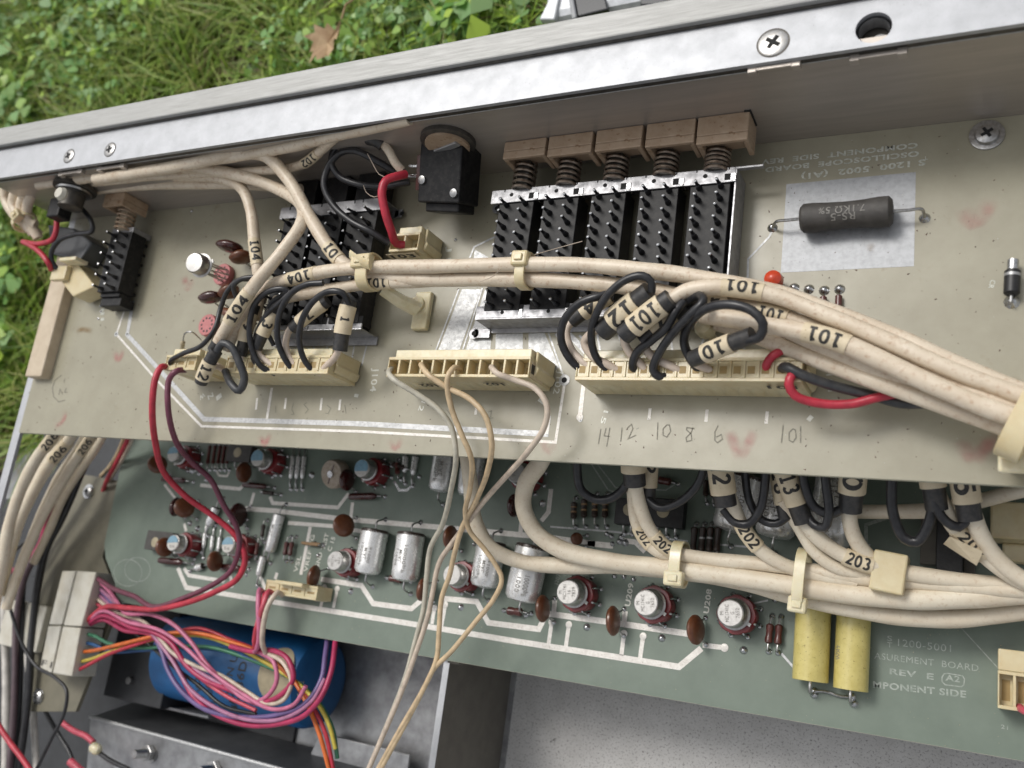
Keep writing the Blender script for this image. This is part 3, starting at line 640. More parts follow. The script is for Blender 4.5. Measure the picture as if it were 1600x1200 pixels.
# pencil marks
def pencil(strokes, w=.028, name='pencil_mark', m='pencil', parent=bu):
    b = MB()
    for st in strokes: ribbon(b,[W(*p,0) for p in st],w,.009)
    return b.build(name,m,parent,smooth=False)
pencil([[(939,670),(935,694)],[(947,669),(944,681),(953,682)],[(953,668),(948,698)]])
pencil([[(972,668),(970,690)],[(980,669),(987,663),(989,670),(983,683),(981,686),(994,680)]])
pencil([[(1028,660),(1027,687)],[(1042,664),(1036,670),(1036,680),(1042,683),(1048,674),(1046,664),(1042,664)]])
pencil([[(1085,670),(1073,668),(1073,672),(1080,678),(1081,688),(1073,690),(1072,684),(1080,676),(1083,668)]])
pencil([[(1122,665),(1117,675),(1117,688),(1121,692),(1129,686),(1127,679),(1119,683)]])
pencil([[(1224,664),(1221,692)],[(1239,670),(1233,676),(1233,688),(1239,691),(1244,684),(1243,672),(1239,670)],[(1251,666),(1251,692)]])
pencil([[(431,634),(431,645)],[(459,630),(456,640),(460,647),(455,648)],[(480,629),(475,632),(482,640),(477,646)],[(511,633),(517,638),(513,646),(509,646)],[(539,633),(541,646)]],.02)
pencil([[(763,644),(768,642),(767,651),(763,654),(771,653)],[(698,640),(706,650),(708,658)]],.02)
pencil([[(97,586),(86,594),(82,606),(84,620),(92,628),(102,625)],[(92,617),(94,608),(98,616)],[(104,606),(101,613),(106,613)],[(101,592),(100,598)]],.035)
# red ink smears, worn check marks
def smear(strokes, w, m='red_ink', name='ink_mark'):
    b = MB(); soft = []
    for st in strokes:
        P = spline([W(*p,0) for p in st],.12); n = len(P)
        for i,p in enumerate(P):
            d = (P[min(i+1,n-1)]-P[max(i-1,0)]).normalized(); q = Vector((-d.y,d.x,0)); e_ = min(1,(min(i,n-1-i))/max(1,n*.25))
            for k in range(7):
                t = -1+k/3; b.v.append(tuple(p+q*t*w/2+Vector((0,0,.0105)))); soft.append((1-abs(t)**1.5)*e_)
        o_ = len(b.v)-7*n
        for i in range(n-1):
            for k in range(6): a_ = o_+i*7+k; b.f.append((a_,a_+7,a_+8,a_+1))
    b.soft = soft; return b.build(name,m,bu,smooth=False)
smear([[(1140,672),(1150,700),(1156,718)],[(1154,716),(1168,697),(1180,672)]],.36)
smear([[(1499,685),(1510,706),(1524,722)],[(1522,722),(1540,700),(1562,680)]],.4)
smear([[(1505,325),(1520,348),(1540,330),(1548,310)]],.5)
smear([[(848,688),(858,706),(868,690)]],.3); smear([[(606,684),(618,700),(630,684)]],.3); smear([[(405,680),(414,694),(424,676)]],.3); smear([[(85,668),(100,655),(102,640)]],.35); smear([[(178,548),(186,562),(194,545)]],.35); smear([[(288,430),(294,450),(304,436)]],.4); smear([[(235,640),(238,662),(232,684)]],.3)
smear([[(1360,366),(1361,396)]],.22,'rust_stain','rust_mark'); smear([[(118,517),(132,515),(146,518)]],.28,'rust_stain','rust_mark')
# board screw
r1 = empty('board_screw', W(1543,212,.0), 'domed cross-head screw with washer at the top right of the pale board', 'screw')
c = W(1542,212,0); MB().lathe([(.41,0),(.41,.05),(.38,.06)],28,T(c.x,c.y,.004)).build('washer','lead_wire',r1)
screw((1542,211),.07,.29,r1,dome=.13)
# ------------------------------------------------------------------ helpers for board parts
def solder(mb, p, r=.09, z=0): mb.lathe([(r*1.2,0),(r,.03),(r*.7,r*.75),(r*.25,r*1.05)],10,T(p.x,p.y,z)); return mb
# wire-wound resistor on its pad
ra = W(1250,342,.45); rb = W(1396,330,.45)
rr_ = empty('power_resistor', (ra+rb)/2*1.0-Vector((0,0,.45)), 'long dark grey wire-wound resistor printed 7.1K 5% over the silver pad', 'resistor')
Mr = frame(ra, rb-ra); L = (rb-ra).length
MB().lathe([(.16,0),(.30,.02),(.385,.10),(.39,.35),(.365,.7),(.35,L*.5),(.365,L-.7),(.40,L-.35),(.395,L-.10),(.31,L-.02),(.16,L)],28,Mr @ RY(math.pi/2)).build('body','resistor_grey',rr_)
for s_, off, u0, u1 in (('7.1KΩ 5%',.30,.72,.22),('RS-5',-.22,.62,.36)):
    vs, fs, _ = textpoly(s_, .01); out = []
    for u_, v_ in vs:
        X = L*(u0+(u1-u0)*u_); an = off-(v_-.5)*.50-.30; out.append(Mr @ Vector((X, .375*math.sin(an), .375*math.cos(an))))
    MB().add(out, fs).build('printed_text','print_grey',rr_,smooth=False)
for s_, e_, far in ((ra,(1214,346),(1207,356)),(rb,(1440,327),(1445,341))):
    P = [s_, W(*((e_[0]*.5+PR(s_)[0]*.5),(e_[1]*.5+PR(s_)[1]*.5)),.45) , W(*e_,.40), W(*far,.06)]
    MB().tube(spline(P,.05),.042,8).build('lead','lead_wire',rr_)
    solder(MB(), W(*far,0),.12).build('solder','tin',rr_)
# diode at right
d0 = W(1583,408,.25); d1 = W(1580,472,.25); di = empty('diode', (d0+d1)/2-Vector((0,0,.25)), 'small black diode with a silver band at the right edge of the pale board', 'diode')
Md = frame(d0,d1-d0) @ RY(math.pi/2); Ld = (d1-d0).length
MB().lathe([(.14,Ld*.22),(.18,Ld*.26),(.18,Ld*.78),(.14,Ld*.82)],18,Md).build('body','epoxy_black',di)
MB().lathe([(.184,Ld*.32),(.184,Ld*.39)],18,Md).build('band','band_silver',di)
MB().cyl(.13,-.02,Ld*.22,14,Md).build('end_cap','tin',di); MB().cyl(.04,Ld*.8,Ld*1.0,8,Md).build('lead','lead_wire',di)
solder(MB(),W(1581,472,0),.15).build('solder','tin',di)
# red bead capacitor and small parts behind the bundle
t0 = W(1209,438,.45); tr = empty('tantalum_capacitor', Vector((t0.x,t0.y,0)), 'small bright orange-red bead capacitor behind the cream cables', 'capacitor')
MB().lathe([(.06,-.35),(.19,-.24),(.25,0),(.22,.2),(.1,.3),(.02,.32)],18,T(t0.x,t0.y,.42)).build('bead','tantalum_red',tr)
MB().tube([(t0.x-.08,t0.y,0),(t0.x-.06,t0.y,.2)],.03,6).build('lead','lead_wire',tr)
k_ = 0
for x,y in ((1264,452),(1288,454),(1312,452),(1241,450)):
    k_ += 1; p = W(x,y,0); q = W(x-1,y+34,0)
    rt = empty('small_resistor', (p+q)/2, '%s plum resistor of the row behind the cream cables below the silver pad' % ('second','third','rightmost','leftmost')[k_-1], 'resistor', 'plum resistors behind the cream cables')
    M_ = frame(p+Vector((0,0,.12)), q-p) @ RY(math.pi/2); MB().lathe([(.05,.2),(.09,.24),(.09,.62),(.05,.66)],12,M_).build('body','resistor_brown',rt)
    solder(MB(),p,.12).build('solder','tin',rt)
# ------------------------------------------------------------------ push-button switch banks
ZS_ = 1.0
def pin_mesh():
    b = MB(); b.lathe([(.09,-.02),(.085,.05),(.066,.12),(.062,.2),(.046,.21),(.044,.43)],9); return b
def module(px_tl, px_tr, px_bl, rows, label, group, pin_off, bracket=True, proto={}):
    """switch body running along -Y; corners are photo points of its top face"""
    a = W(*px_tl,ZS_); b_ = W(*px_tr,ZS_); c_ = W(*px_bl,ZS_); x0,x1 = a.x,b_.x; y1 = (a.y+b_.y)/2; y0 = c_.y
    root = empty('pushbutton_switch', ((x0+x1)/2,(y0+y1)/2,0), label, 'switch', group)
    m = MB().box((x0,y0,.28),(x1,y1,ZS_)); m.box((x0+.05,y0-.16,.28),(x1-.05,y0,.85)); m.box((x0+.1,y1,.3),(x1-.1,y1+.18,.9))
    for i in range(rows): m.box((x0+.2,y0+(y1-y0)*(i+.5)/rows-.06,.0),(x0+.26,y0+(y1-y0)*(i+.5)/rows+.06,.29)); m.box((x1-.26,y0+(y1-y0)*(i+.5)/rows-.06,.0),(x1-.2,y0+(y1-y0)*(i+.5)/rows+.06,.29))
    m.build('housing','switch_black',root,smooth=False,bevel=.02)
    if 'p' not in proto:
        pb = pin_mesh(); proto['p'] = pb.build('pin','pin_dark',root,world=False); proto['t'] = MB().lathe([(.047,.425),(.045,.46),(.02,.475)],8).build('tip','tin',proto['p'],world=False); first = True
    else: first = False
    for i in range(rows):
        for s in (0,1):
            y = y1-.16-(y1-y0-.28)*i/(rows-1); x = x0+(x1-x0)*(.23+.54*s)
            if first: p = proto['p']; t_ = None; first = False
            else:
                p = proto['p'].copy(); COL.objects.link(p); p.parent = root
                t_ = proto['t'].copy(); COL.objects.link(t_); t_.parent = p
            p.location = (x-root.location.x, y-root.location.y, ZS_); p.rotation_euler = (random.uniform(-.05,.05),random.uniform(-.05,.05),0)
    return root, (x0,x1,y0,y1)
wA = W(780,316,ZS_); wB = W(1142,285,ZS_)
pitch = None
mods = []
tops = [(781,835,311,306),(850,905,305,300),(925,979,297,292),(1000,1061,291,285),(1079,1142,284,277)]
names = ['leftmost of the five black switch modules, below the darkest button shaft','second from left of the five black switch modules in a row','middle one of the five black switch modules in a row','fourth from left of the five black switch modules in a row','rightmost of the five black switch modules, nearest the silver pad']
yT = []; 
yb = W(800,484,ZS_).y
for (xa,xb,ya,yb_),nm in zip(tops,names):
    A_ = W(xa,ya+4,ZS_)
    blp = PR((A_.x, yb, ZS_))
    mods.append(module((xa,ya+4),(xb,yb_+4),blp,10,nm,'black switch modules of the five-button bank',0))
X0 = mods[0][1][0]-.28; X1 = mods[-1][1][1]+.12; YTop = mods[2][1][3]; YBot = yb
bk = empty('switch_bracket', ((X0+X1)/2,(YTop+YBot)/2,0), 'bright notched metal bracket framing the five-button switch bank', 'bracket')
def comb(x0,x1,y0,y1,z0,z1,notch,name,parent,side):
    b = MB(); n = len(notch)
    b.box((x0,y0,z0),(x1,y1,z1)); 
    return b.build(name,'switch_metal',parent,smooth=False,bevel=.01)
comb(X0,X1,YTop-.10,YTop+.34,ZS_+.02,ZS_+.07,[0],'top_strip',bk,1)
MB().box((X0,YTop+.30,.05),(X1,YTop+.34,ZS_+.019)).build('top_flange','switch_metal',bk,smooth=False)
comb(X0,X1-2.6,YBot-.22,YBot+.16,ZS_-.10,ZS_-.04,[0],'bottom_strip',bk,0)
comb(X1-2.598,X1,YBot-.22,YBot+.10,ZS_-.10,ZS_-.04,[0],'bottom_strip',bk,0)
MB().box((X0,YBot-.26,.1),(X1,YBot-.222,ZS_-.04)).build('bottom_flange','switch_metal',bk,smooth=False)
MB().box((X0,YBot-.40,.03),(X1,YBot-.22,.09)).build('foot_flange','switch_metal',bk,smooth=False,bevel=.01)
def ear(x0,x1,y,parent):
    b = MB(); b.box((x0,y-.14,.10),(x1,y+.14,.15)); b.cyl(.17,.10,.15,18,T(x0 if x0<x1 else x1,y,0)); o_ = b.build('mounting_ear','switch_metal',parent,smooth=False); MB().lathe([(.08,0),(.08,.006)],14,T(x0,y,.151)).build('hole','dark_void',o_)
ear(X0-.45,X0+.1,YBot-.42,bk)
ear(X0-.30,X0+.1,YTop+.22,bk)
for i,(r_,(x0,x1,y0,y1)) in enumerate(mods):
    MB().box((x1+.02,y1-.05,ZS_+.075),(x1+.16,y1+.16,ZS_+.10)).box((x1+.02,y1-.09,ZS_-.15),(x1+.16,y1-.06,ZS_+.10)).build('bent_tab','tin',bk,smooth=False,bevel=.01)
    MB().box((x1-.16,y1-.02,ZS_+.06),(x1+.0,y1+.17,ZS_+.078)).build('notch','dark_void',bk,smooth=False)
    MB().lathe([(.065,0),(.065,.004)],14,T(x0+.42,y1+.16,ZS_+.071)).build('hole','dark_void',bk)
    MB().lathe([(.06,0),(.06,.004)],14,T(x0+.62,y0-.06,ZS_-.039)).build('hole','dark_void',bk)
    MB().box((x1-.02,y0-.05,ZS_-.1),(x1+.12,y0+.17,ZS_-.025)).build('notch','dark_void',bk,smooth=False)
    MB().box((x1+.0,y0-.23,ZS_-.04),(x1+.10,y0+.02,ZS_-.018)).build('bent_tab','tin',bk,smooth=False)
    for k in range(3): MB().box((x0+.15+k*.45,YTop+.27,ZS_+.03),(x0+.19+k*.45,YTop+.345,ZS_+.074)).build('slot','dark_void',bk,smooth=False)
MB().box((X1+.0,YBot-.2,.05),(X1+.04,YTop+.34,ZS_+.05)).build('end_plate','switch_metal',bk,smooth=False)
MB().box((X1+.04,YTop+.26,ZS_-.05),(X1+.75,YTop+.32,ZS_+.10)).build('side_tab','switch_metal',bk,smooth=False,bevel=.01)
# push buttons with springs
def button(cx, y_front, w, ztop, zbot, label, group, yb_end, ybk=YW+.09, sx=None):
    root = empty('push_button', (cx, y_front, zbot), label, 'button', group)
    m = MB(); t = .14
    m.box((cx-w/2,y_front+.25,zbot),(cx+w/2,ybk,ztop)); m.box((cx-w/2,y_front,ztop-t),(cx+w/2,y_front+.25,ztop)); m.box((cx-w/2,y_front,zbot),(cx-w/2+t,y_front+.25,ztop-t)); m.box((cx+w/2-t,y_front,zbot),(cx+w/2,y_front+.25,ztop-t))
    m.build('cap','button',root,smooth=False,bevel=.03)
    zc_ = min((ztop+zbot)/2, .95); cx = cx if sx is None else sx
    MB().box((cx-.2,yb_end,zc_-.16),(cx+.2,y_front+.3,zc_+.16)).build('shaft','dark_metal',root,smooth=False,bevel=.02)
    sp = []; turns = 5; n = turns*14; Ls = y_front+.2-yb_end
    for i in range(n+1): a_ = 2*math.pi*turns*i/n; sp.append((cx+.33*math.cos(a_), yb_end+Ls*i/n, zc_+.33*math.sin(a_)))
    MB().tube(sp,.045,6).build('spring','spring',root)
    return root
blabels = ['leftmost stained cream push button of the five under the rail','second from left stained cream push button of the five','middle stained cream push button of the five','fourth from left stained cream push button of the five','rightmost and fully shown stained cream push button, orange at its top']
for i,(r_,(x0,x1,y0,y1)) in enumerate(mods):
    cx = (x0+x1)/2; yf = [6.05,6.05,5.95,5.95,5.85][i]
    pyf = W([835,905,970,1045,1125][i],[243,239,232,226,222][i],1.75)
    button(cx+.42, pyf.y, 1.40, 1.75, .85, blabels[i], 'cream push buttons of the five-button bank', y1+.3, sx=cx+.13)
hb = W(1185,190,1.75); MB().box((mods[-1][1][1]+.42,YW+.06,1.0),(mods[-1][1][1]+.60,YW+.098,1.8)).build('button_opening','dark_void',ch,smooth=False)
# left bank of three
lm = []
lt = [(444,486,341,333),(494,537,332,324),(546,592,323,316)]
ln = ['black switch module at the left of the three under the looped wires','black switch module at the middle of the three under the looped wires','black switch module at the right of the three beside nylon clip']
ybl = W(470,507,ZS_).y
for (xa,xb,ya,yb_),nm in zip(lt,ln):
    A_ = W(xa,ya+6,ZS_); blp = PR((A_.x,ybl,ZS_)); lm.append(module((xa,ya+6),(xb,yb_+6),blp,10,nm,'black switch modules of the left bank',0))
X0 = lm[0][1][0]-.2; X1 = lm[-1][1][1]+.45; YTl = lm[1][1][3]
bk2 = empty('switch_bracket', ((X0+X1)/2,(YTl+ybl)/2,0), 'bright notched metal bracket around the three left switch modules', 'bracket')
MB().box((X0,YTl-.06,ZS_+.02),(X1-.3,YTl+.38,ZS_+.07)).build('top_strip','switch_metal',bk2,smooth=False,bevel=.01)
MB().box((X0,YTl+.34,.05),(X1-.3,YTl+.38,ZS_+.019)).build('top_flange','switch_metal',bk2,smooth=False)
MB().box((X0,ybl-.16,ZS_-.1),(X1-.3,ybl+.22,ZS_-.04)).build('bottom_strip','switch_metal',bk2,smooth=False,bevel=.01)
MB().box((X0,ybl-.20,.1),(X1-.3,ybl-.162,ZS_-.04)).build('bottom_flange','tin',bk2,smooth=False)
MB().box((X0,ybl-.45,.03),(X1-.25,ybl-.16,.09)).build('foot_flange','switch_metal',bk2,smooth=False)
ear(X1-.1,X1-.4,YTl+.22,bk2); ear(X0-.2,X0+.1,YTl+.22,bk2)
for (r_,(x0,x1,y0,y1)) in lm:
    for k in range(2):
        MB().box((x0+.2+k*.35,ybl-.165,ZS_-.1),(x0+.25+k*.35,ybl-.05,ZS_-.036)).build('slot','dark_void',bk2,smooth=False)
        MB().box((x0+.2+k*.35,YTl+.26,ZS_),(x0+.25+k*.35,YTl+.385,ZS_+.074)).build('slot','dark_void',bk2,smooth=False)
    MB().box((x1+.0,y0+.0,ZS_-.1),(x1+.16,y0+.25,ZS_-.03)).build('notch','dark_void',bk2,smooth=False)
    MB().box((x0+.1,y1+.3,.3),(x1-.05,YW+.05,.95)).build('plunger','switch_black',r_,smooth=False)
# single switch at far left, upright like the others
sm, (xl,xr,y0,y1) = module((175,364),(207,362),(158,456),6,'single black switch module at the far left of the pale board',None,0)
sm['group'] = 'single black switch module'; del sm['group']
MB().box((xl-.1,y1-.0,.05),(xr-.05,y1+.22,.95)).build('end_clip','switch_metal',sm,smooth=False,bevel=.03)
MB().box((xl+.02,y0-.5,.1),(xr-.02,y0-.162,.75)).build('end_block','switch_black',sm,smooth=False,bevel=.03)
cxs = (xl+xr)/2-.1
bb = button(cxs+.05, W(232,318,1.55).y, 1.15, 1.7, .5, 'single tan push button at the left under the cable bundle', None, y1+.1)
for c_ in bb.children:
    if c_.name.startswith('shaft') or c_.name.startswith('spring'): c_.data.materials[0] = MATS['strip_cream'] if c_.name.startswith('shaft') else MATS['button']
# ------------------------------------------------------------------ nylon connectors
def connector(pxa, pxb, n, label, h=1.5, depth=.62, z=0.0, open_cells=(), m='nylon', name='connector', ridge=True, group=None, filled=False):
    """pxa/pxb: photo points of the front (viewer side) top edge, left and right"""
    A_ = W(*pxa,z+h); B_ = W(*pxb,z+h); y = (A_.y+B_.y)/2; x0, x1 = A_.x, B_.x; p = (x1-x0)/n
    root = empty(name, ((x0+x1)/2, y+depth/2, z), label, 'connector', group)
    b = MB(); b.box((x0,y,z+.02),(x1,y+depth,z+h-.42))
    b.box((x0,y,z+h-.42),(x1,y+.09,z+h)); b.box((x0,y+depth-.09,z+h-.42),(x1,y+depth,z+h))
    for i in range(n+1):
        xx = x0+p*i; b.box((xx-.035 if 0<i else xx,y+.09,z+h-.42),(xx+.035 if i<n else xx,y+depth-.09,z+h-.003))
    if filled:
        for i in range(n): xx = x0+p*i; b.box((xx+.036,y+.091,z+h-.43),(xx+p-.036,y+depth-.091,z+h-.035))
    hs_ = b.build('housing',m,root,smooth=False,bevel=.012)
    for i in range(n):
        xx = x0+p*(i+.5); MB().lathe([(p*.40,z+.12),(p*.42,z+.22),(p*.42,z+.62),(p*.25,z+.86),(p*.05,z+.95)],12,T(xx,y+.0,0),sy=.14).build('rib',m,hs_)
        zz = z+h-.03 if filled else z+h-.415
        MB().box((xx-p*.26,y+.20,zz-.015),(xx+p*.26,y+depth-.22,zz)).build('contact_hole','cell_dark',hs_,smooth=False)
    if ridge:
        MB().box((x0+p*.35,y+depth+.003,z+.02),(x1-.05,y+depth+.26,z+h-.12)).build('header','nylon_clear',root,smooth=False,bevel=.03)
        b = MB(); b.prism([(x1+.003,y+.1),(x1+.10,y+.16),(x1+.16,y+.34),(x1+.08,y+.42),(x1+.10,y+depth+.2),(x1+.003,y+depth+.24)],z+.03,z+h-.28); b.build('latch','nylon',root,smooth=False,bevel=.04)
    return root, (x0,x1,y,p,z+h)
def front_label(root, info, px, s, rot180=True, w=.62, h=.26, m='ink', bg=None):
    x0,x1,y,p,zt = info; c_ = onY(px[0],px[1],y-.005)+Vector((0,0,.14))
    A_ = c_+Vector((w/2,0,h/2)); B_ = c_+Vector((-w/2,0,h/2)); up = (0,0,-1)
    if not rot180: A_, B_, up = c_+Vector((-w/2,0,-h/2)), c_+Vector((w/2,0,-h/2)), (0,0,1)
    y_ = y-.05
    A_.y = y_; B_.y = y_
    if bg: MB().box((c_.x-w*.62,y_+.004,c_.z-h*.75),(c_.x+w*.62,y_+.012,c_.z+h*.75)).build('label_strip',bg,root,smooth=False)
    flat_text(MB(), s, A_, B_, h, up=up, bold=.03).build('printed_number',m,root,smooth=False)
c102, i102 = connector((603,588),(825,590),12,'nylon connector marked 102 with four thin wires at the board centre',m='nylon')
front_label(c102,i102,(674,602),'102'); front_label(c102,i102,(776,600),'102')
e = i102; A_ = W(832,577,e[4]-.2); MB().box((e[1]+.003,e[2]+.05,.6),(e[1]+.02,e[2]+.5,1.4)).build('label_strip','sleeve',c102,smooth=False)
flat_text(MB(),'1',Vector((e[1]+.026,e[2]+.15,1.1)),Vector((e[1]+.026,e[2]+.42,1.1)),.3,up=(0,0,1),bold=.05).build('printed_number','ink',c102,smooth=False)
c101, i101 = connector((898,592),(1252,598),17,'long nylon connector marked 101 with cream and black looped wires',filled=True)
front_label(c101,i101,(1224,605),'101',w=.72)
x0,x1,y,p,zt = i101; MB().box((x0+p*.3,y+.623+.27,.02),(x1-.8,y+.623+.30,1.1)).build('backing','nylon_clear',c101,smooth=False)
c104, i104 = connector((350,583),(511,584),10,'nylon connector with cream wires below the left switch bank',filled=True)
c104b, i104b = connector((256,576),(303,580),3,'small nylon connector with red and maroon wires at the far left',depth=.55,filled=True)
# 103 connector, stands under the red wire
c103, i103 = connector((607,394),(652,390),2,'small nylon connector marked 103 with red and black wires',h=1.25)
front_label(c103,i103,(634,401),'103',rot180=False,w=.9,h=.26,bg='sleeve')
# far left connector
cl = empty('connector', W(120,425,.4), 'small amber nylon connector at the left board edge with red and black wires', 'connector')
fa = W(78,424,1.0); b = MB(); 
P0 = W(75,420,1.15); P1 = W(110,405,1.2); P2 = W(155,450,.75); P3_ = W(125,468,.6)
b.prism([(P0.x,P0.y),(P1.x,P1.y),(P2.x,P2.y),(P3_.x,P3_.y)],.1,.95); b.build('housing','nylon',cl,smooth=False,bevel=.05)
b = MB(); q = W(82,424,1.25); b.box((q.x-.15,q.y-.35,.95),(q.x+.75,q.y+.25,1.2)); b.build('wire_block','nylon',cl,smooth=False,bevel=.04)
b = MB(); q = W(110,408,1.2); b.box((q.x-.3,q.y-.1,.9),(q.x+.7,q.y+.05,1.5)); b.build('latch','nylon_clear',cl,smooth=False,bevel=.03)
# nylon clip stand
cs = empty('cable_clip', W(650,500,0), 'translucent nylon cable clip standing beside the left switch bank', 'clip')
MB().tube([W(598,452,1.5),W(625,470,1.1),W(652,483,.55)],[.24,.27,.30],8,flat=.6).build('arm','nylon_clear',cs)
a_ = W(640,514,.25); b_ = W(664,514,.25); t_ = W(664,455,.25)
MB().box((a_.x,a_.y,.0),(b_.x,t_.y,.24)).build('foot','nylon_clear',cs,smooth=False,bevel=.05)
MB().cyl(.26,.0,.34,20,T(*W(659,480,0))).build('boss','nylon_clear',cs)
# ------------------------------------------------------------------ LOWER BOARD
bl = empty('circuit_board', (0,0,ZB-.16), 'dark green lower circuit board crowded with capacitors and metal cans', 'circuit board')
lp = [W(*p,ZB) for p in ((207,640),(163,850),(165,872),(172,890),(180,912),(181,930),(189,941),(400,979),(800,1052),(1200,1127),(1600,1196))]
ly = lp[7].y
pts = [(p.x,p.y) for p in lp[:7]]+[(lp[7].x,ly),(XR-.2,ly),(XR-.2,6.5),(lp[0].x,6.5)]
MB().prism(pts,ZB-.16,ZB).build('laminate','board_lower',bl,smooth=False)
MB().box((lp[7].x,ly-.012,ZB-.15),(XR-.2,ly-.001,ZB-.01)).build('cut_edge','board_edge',bl,smooth=False)
LB = lambda p, w, **k: trace(bl, p, w, ZB, **k)
w1 = .19
LB([(278,887),(291,918),(430,941),(620,971),(800,1001),(1061,1042),(1096,1013)],w1)
LB([(288,888),(295,899),(350,908)],w1*.8)
LB([(502,905),(565,915),(583,943),(643,951),(663,934)],w1)
LB([(690,935),(745,940),(763,973),(842,983),(850,967)],w1)
LB([(857,959),(960,973),(1080,991)],w1); LB([(865,960),(867,938)],w1*.9); LB([(975,974),(977,955)],w1*.9)
for a,b_ in (((857,1008),(862,972)),((884,1012),(889,976)),((971,1024),(975,990)),((1000,1029),(1005,994)),((501,950),(507,918)),((521,950),(527,920)),((690,978),(696,945)),((675,975),(679,950))): LB([a,b_],w1*.75,round_end=1)
LB([(1098,1008),(1132,1012)],w1*.8,round_end=1)
LB([(372,794),(430,798),(528,810),(560,813)],w1); LB([(560,813),(700,825),(860,840),(930,850)],w1); LB([(450,817),(520,822),(575,832)],w1*.8)
LB([(422,776),(426,786),(528,793),(545,771)],w1*.8); LB([(551,785),(548,812)],w1*.8)
LB([(485,823),(470,898)],w1*.8); LB([(430,905),(433,895)],w1*.8)
LB([(861,764),(857,800),(846,814)],w1*.9); LB([(816,805),(813,835)],w1*.9)
LB([(860,823),(960,831),(1075,846)],.06,m='silkmetal'); LB([(918,849),(958,853)],w1); LB([(975,845),(993,847),(1008,862)],w1*.9)
LB([(257,757),(275,780)],w1*.6); LB([(284,762),(285,775)],w1*.6); LB([(313,758),(375,764),(383,756)],w1*.8)
LB([(397,770),(390,795)],w1*.8); LB([(335,728),(342,743),(355,744),(360,733)],w1*.5)
LB([(402,890),(417,925)],w1*.8); LB([(349,908),(352,900)],w1*.8); LB([(363,918),(360,900)],w1*.8); LB([(288,818),(291,830)],w1*.7)
LB([(921,720),(950,765),(957,768),(1000,772)],.045,m='print_worn'); LB([(931,722),(962,762),(1040,766),(1056,756)],.045,m='print_worn')
LB([(1490,968),(1565,1050)],.03,m='print_worn'); LB([(1354,870),(1353,820),(1390,808)],.10,m='print_worn')
LB([(616,752),(624,766),(636,766),(648,755)],.10,m='tin')
LB([(1221,1021),(1243,1046)],.07,m='silkmetal'); LB([(1172,944),(1200,938)],.05,m='silkmetal')
LB([(1316,850),(1360,852)],.06,m='silkmetal'); LB([(1124,851),(1200,857)],.06,m='silkmetal')
MBp = MB()
for p in ((548,924),(917,980),(1034,997),(1162,1016),(720,949),(848,786),(890,945)): solder(MBp, W(*p,0)*0+W(*p,ZB), .10, ZB)
def pads(pts, r=.1):
    for p in pts: solder(MB(), W(*p,ZB), r, ZB).build('solder_pad','tin',bl)
pads(((548,924),(917,980),(1034,997),(1162,1016),(720,949),(848,786),(847,787)),.11)
pads(((258,948),(402,915),(385,898),(497,868),(655,860),(741,850)),.08)
btext(bl,'S',(1386,1001),(1394,1002),8,ZB,'print_worn'); btext(bl,'T',(1386,1011),(1394,1012),8,ZB,'print_worn')
btext(bl,'1200-5001',(1403,1009),(1486,1019),11,ZB,'print_worn',.0)
btext(bl,'ASUREMENT  BOARD',(1366,1029),(1529,1049),10,ZB,'print_worn',.0)
btext(bl,'REV  E',(1390,1053),(1459,1062),9,ZB,'print_worn',.025); btext(bl,'A2',(1477,1063),(1500,1066),9,ZB,'print_worn',.025)
b = MB(); ribbon(b,[W(*p,ZB) for p in ((1480,1052),(1475,1053),(1472,1058),(1472,1065),(1477,1070),(1502,1073),(1506,1070),(1507,1061),(1504,1056),(1480,1052))],.03,ZB+.009); b.build('printed_frame','print_worn',bl,smooth=False)
btext(bl,'MPONENT SIDE',(1364,1074),(1510,1090),10,ZB,'print_worn',.03)
btext(bl,'U208',(1107,959),(1112,921),8,ZB,'print_white',.03); btext(bl,'U209',(984,948),(990,912),8,ZB,'print_white',.03)
btext(bl,'J207',(871,915),(876,897),6,ZB,'print_worn',.03)
for s,a,b_ in (('VSL',(464,895),(471,869)),('VREF VG',(480,894),(492,836)),('GND',(497,889),(504,864)),('TEST',(507,860),(514,834)),('C 15',(517,862),(524,840))): btext(bl,s,a,b_,6,ZB,'print_white',.02)
btext(bl,'21',(1564,1138),(1575,1140),6,ZB,'print_worn')
for c_,r_ in (((200,895),22),((215,890),20),((137,822),17)):
    b = MB(); P = [W(c_[0]+r_*math.cos(t_),c_[1]+r_*math.sin(t_)*.95,ZB if c_[0]>150 else -6.6) for t_ in np.linspace(0,6.283,30)]; ribbon(b,P,.03,(ZB if c_[0]>150 else -6.6)+.008); b.build('worn_ring','print_worn' if c_[0]>150 else 'pencil',bl if c_[0]>150 else br,smooth=False)
# ---- templates -----------------------------------------------------------
HIDE = []
def relabel(r, label, group=None): tag(r, label, None, group); return r
def lead(pts, r, parent, world=True): return MB().tube(spline(pts,.08), r, 7).build('lead','lead_wire',parent,world=world)
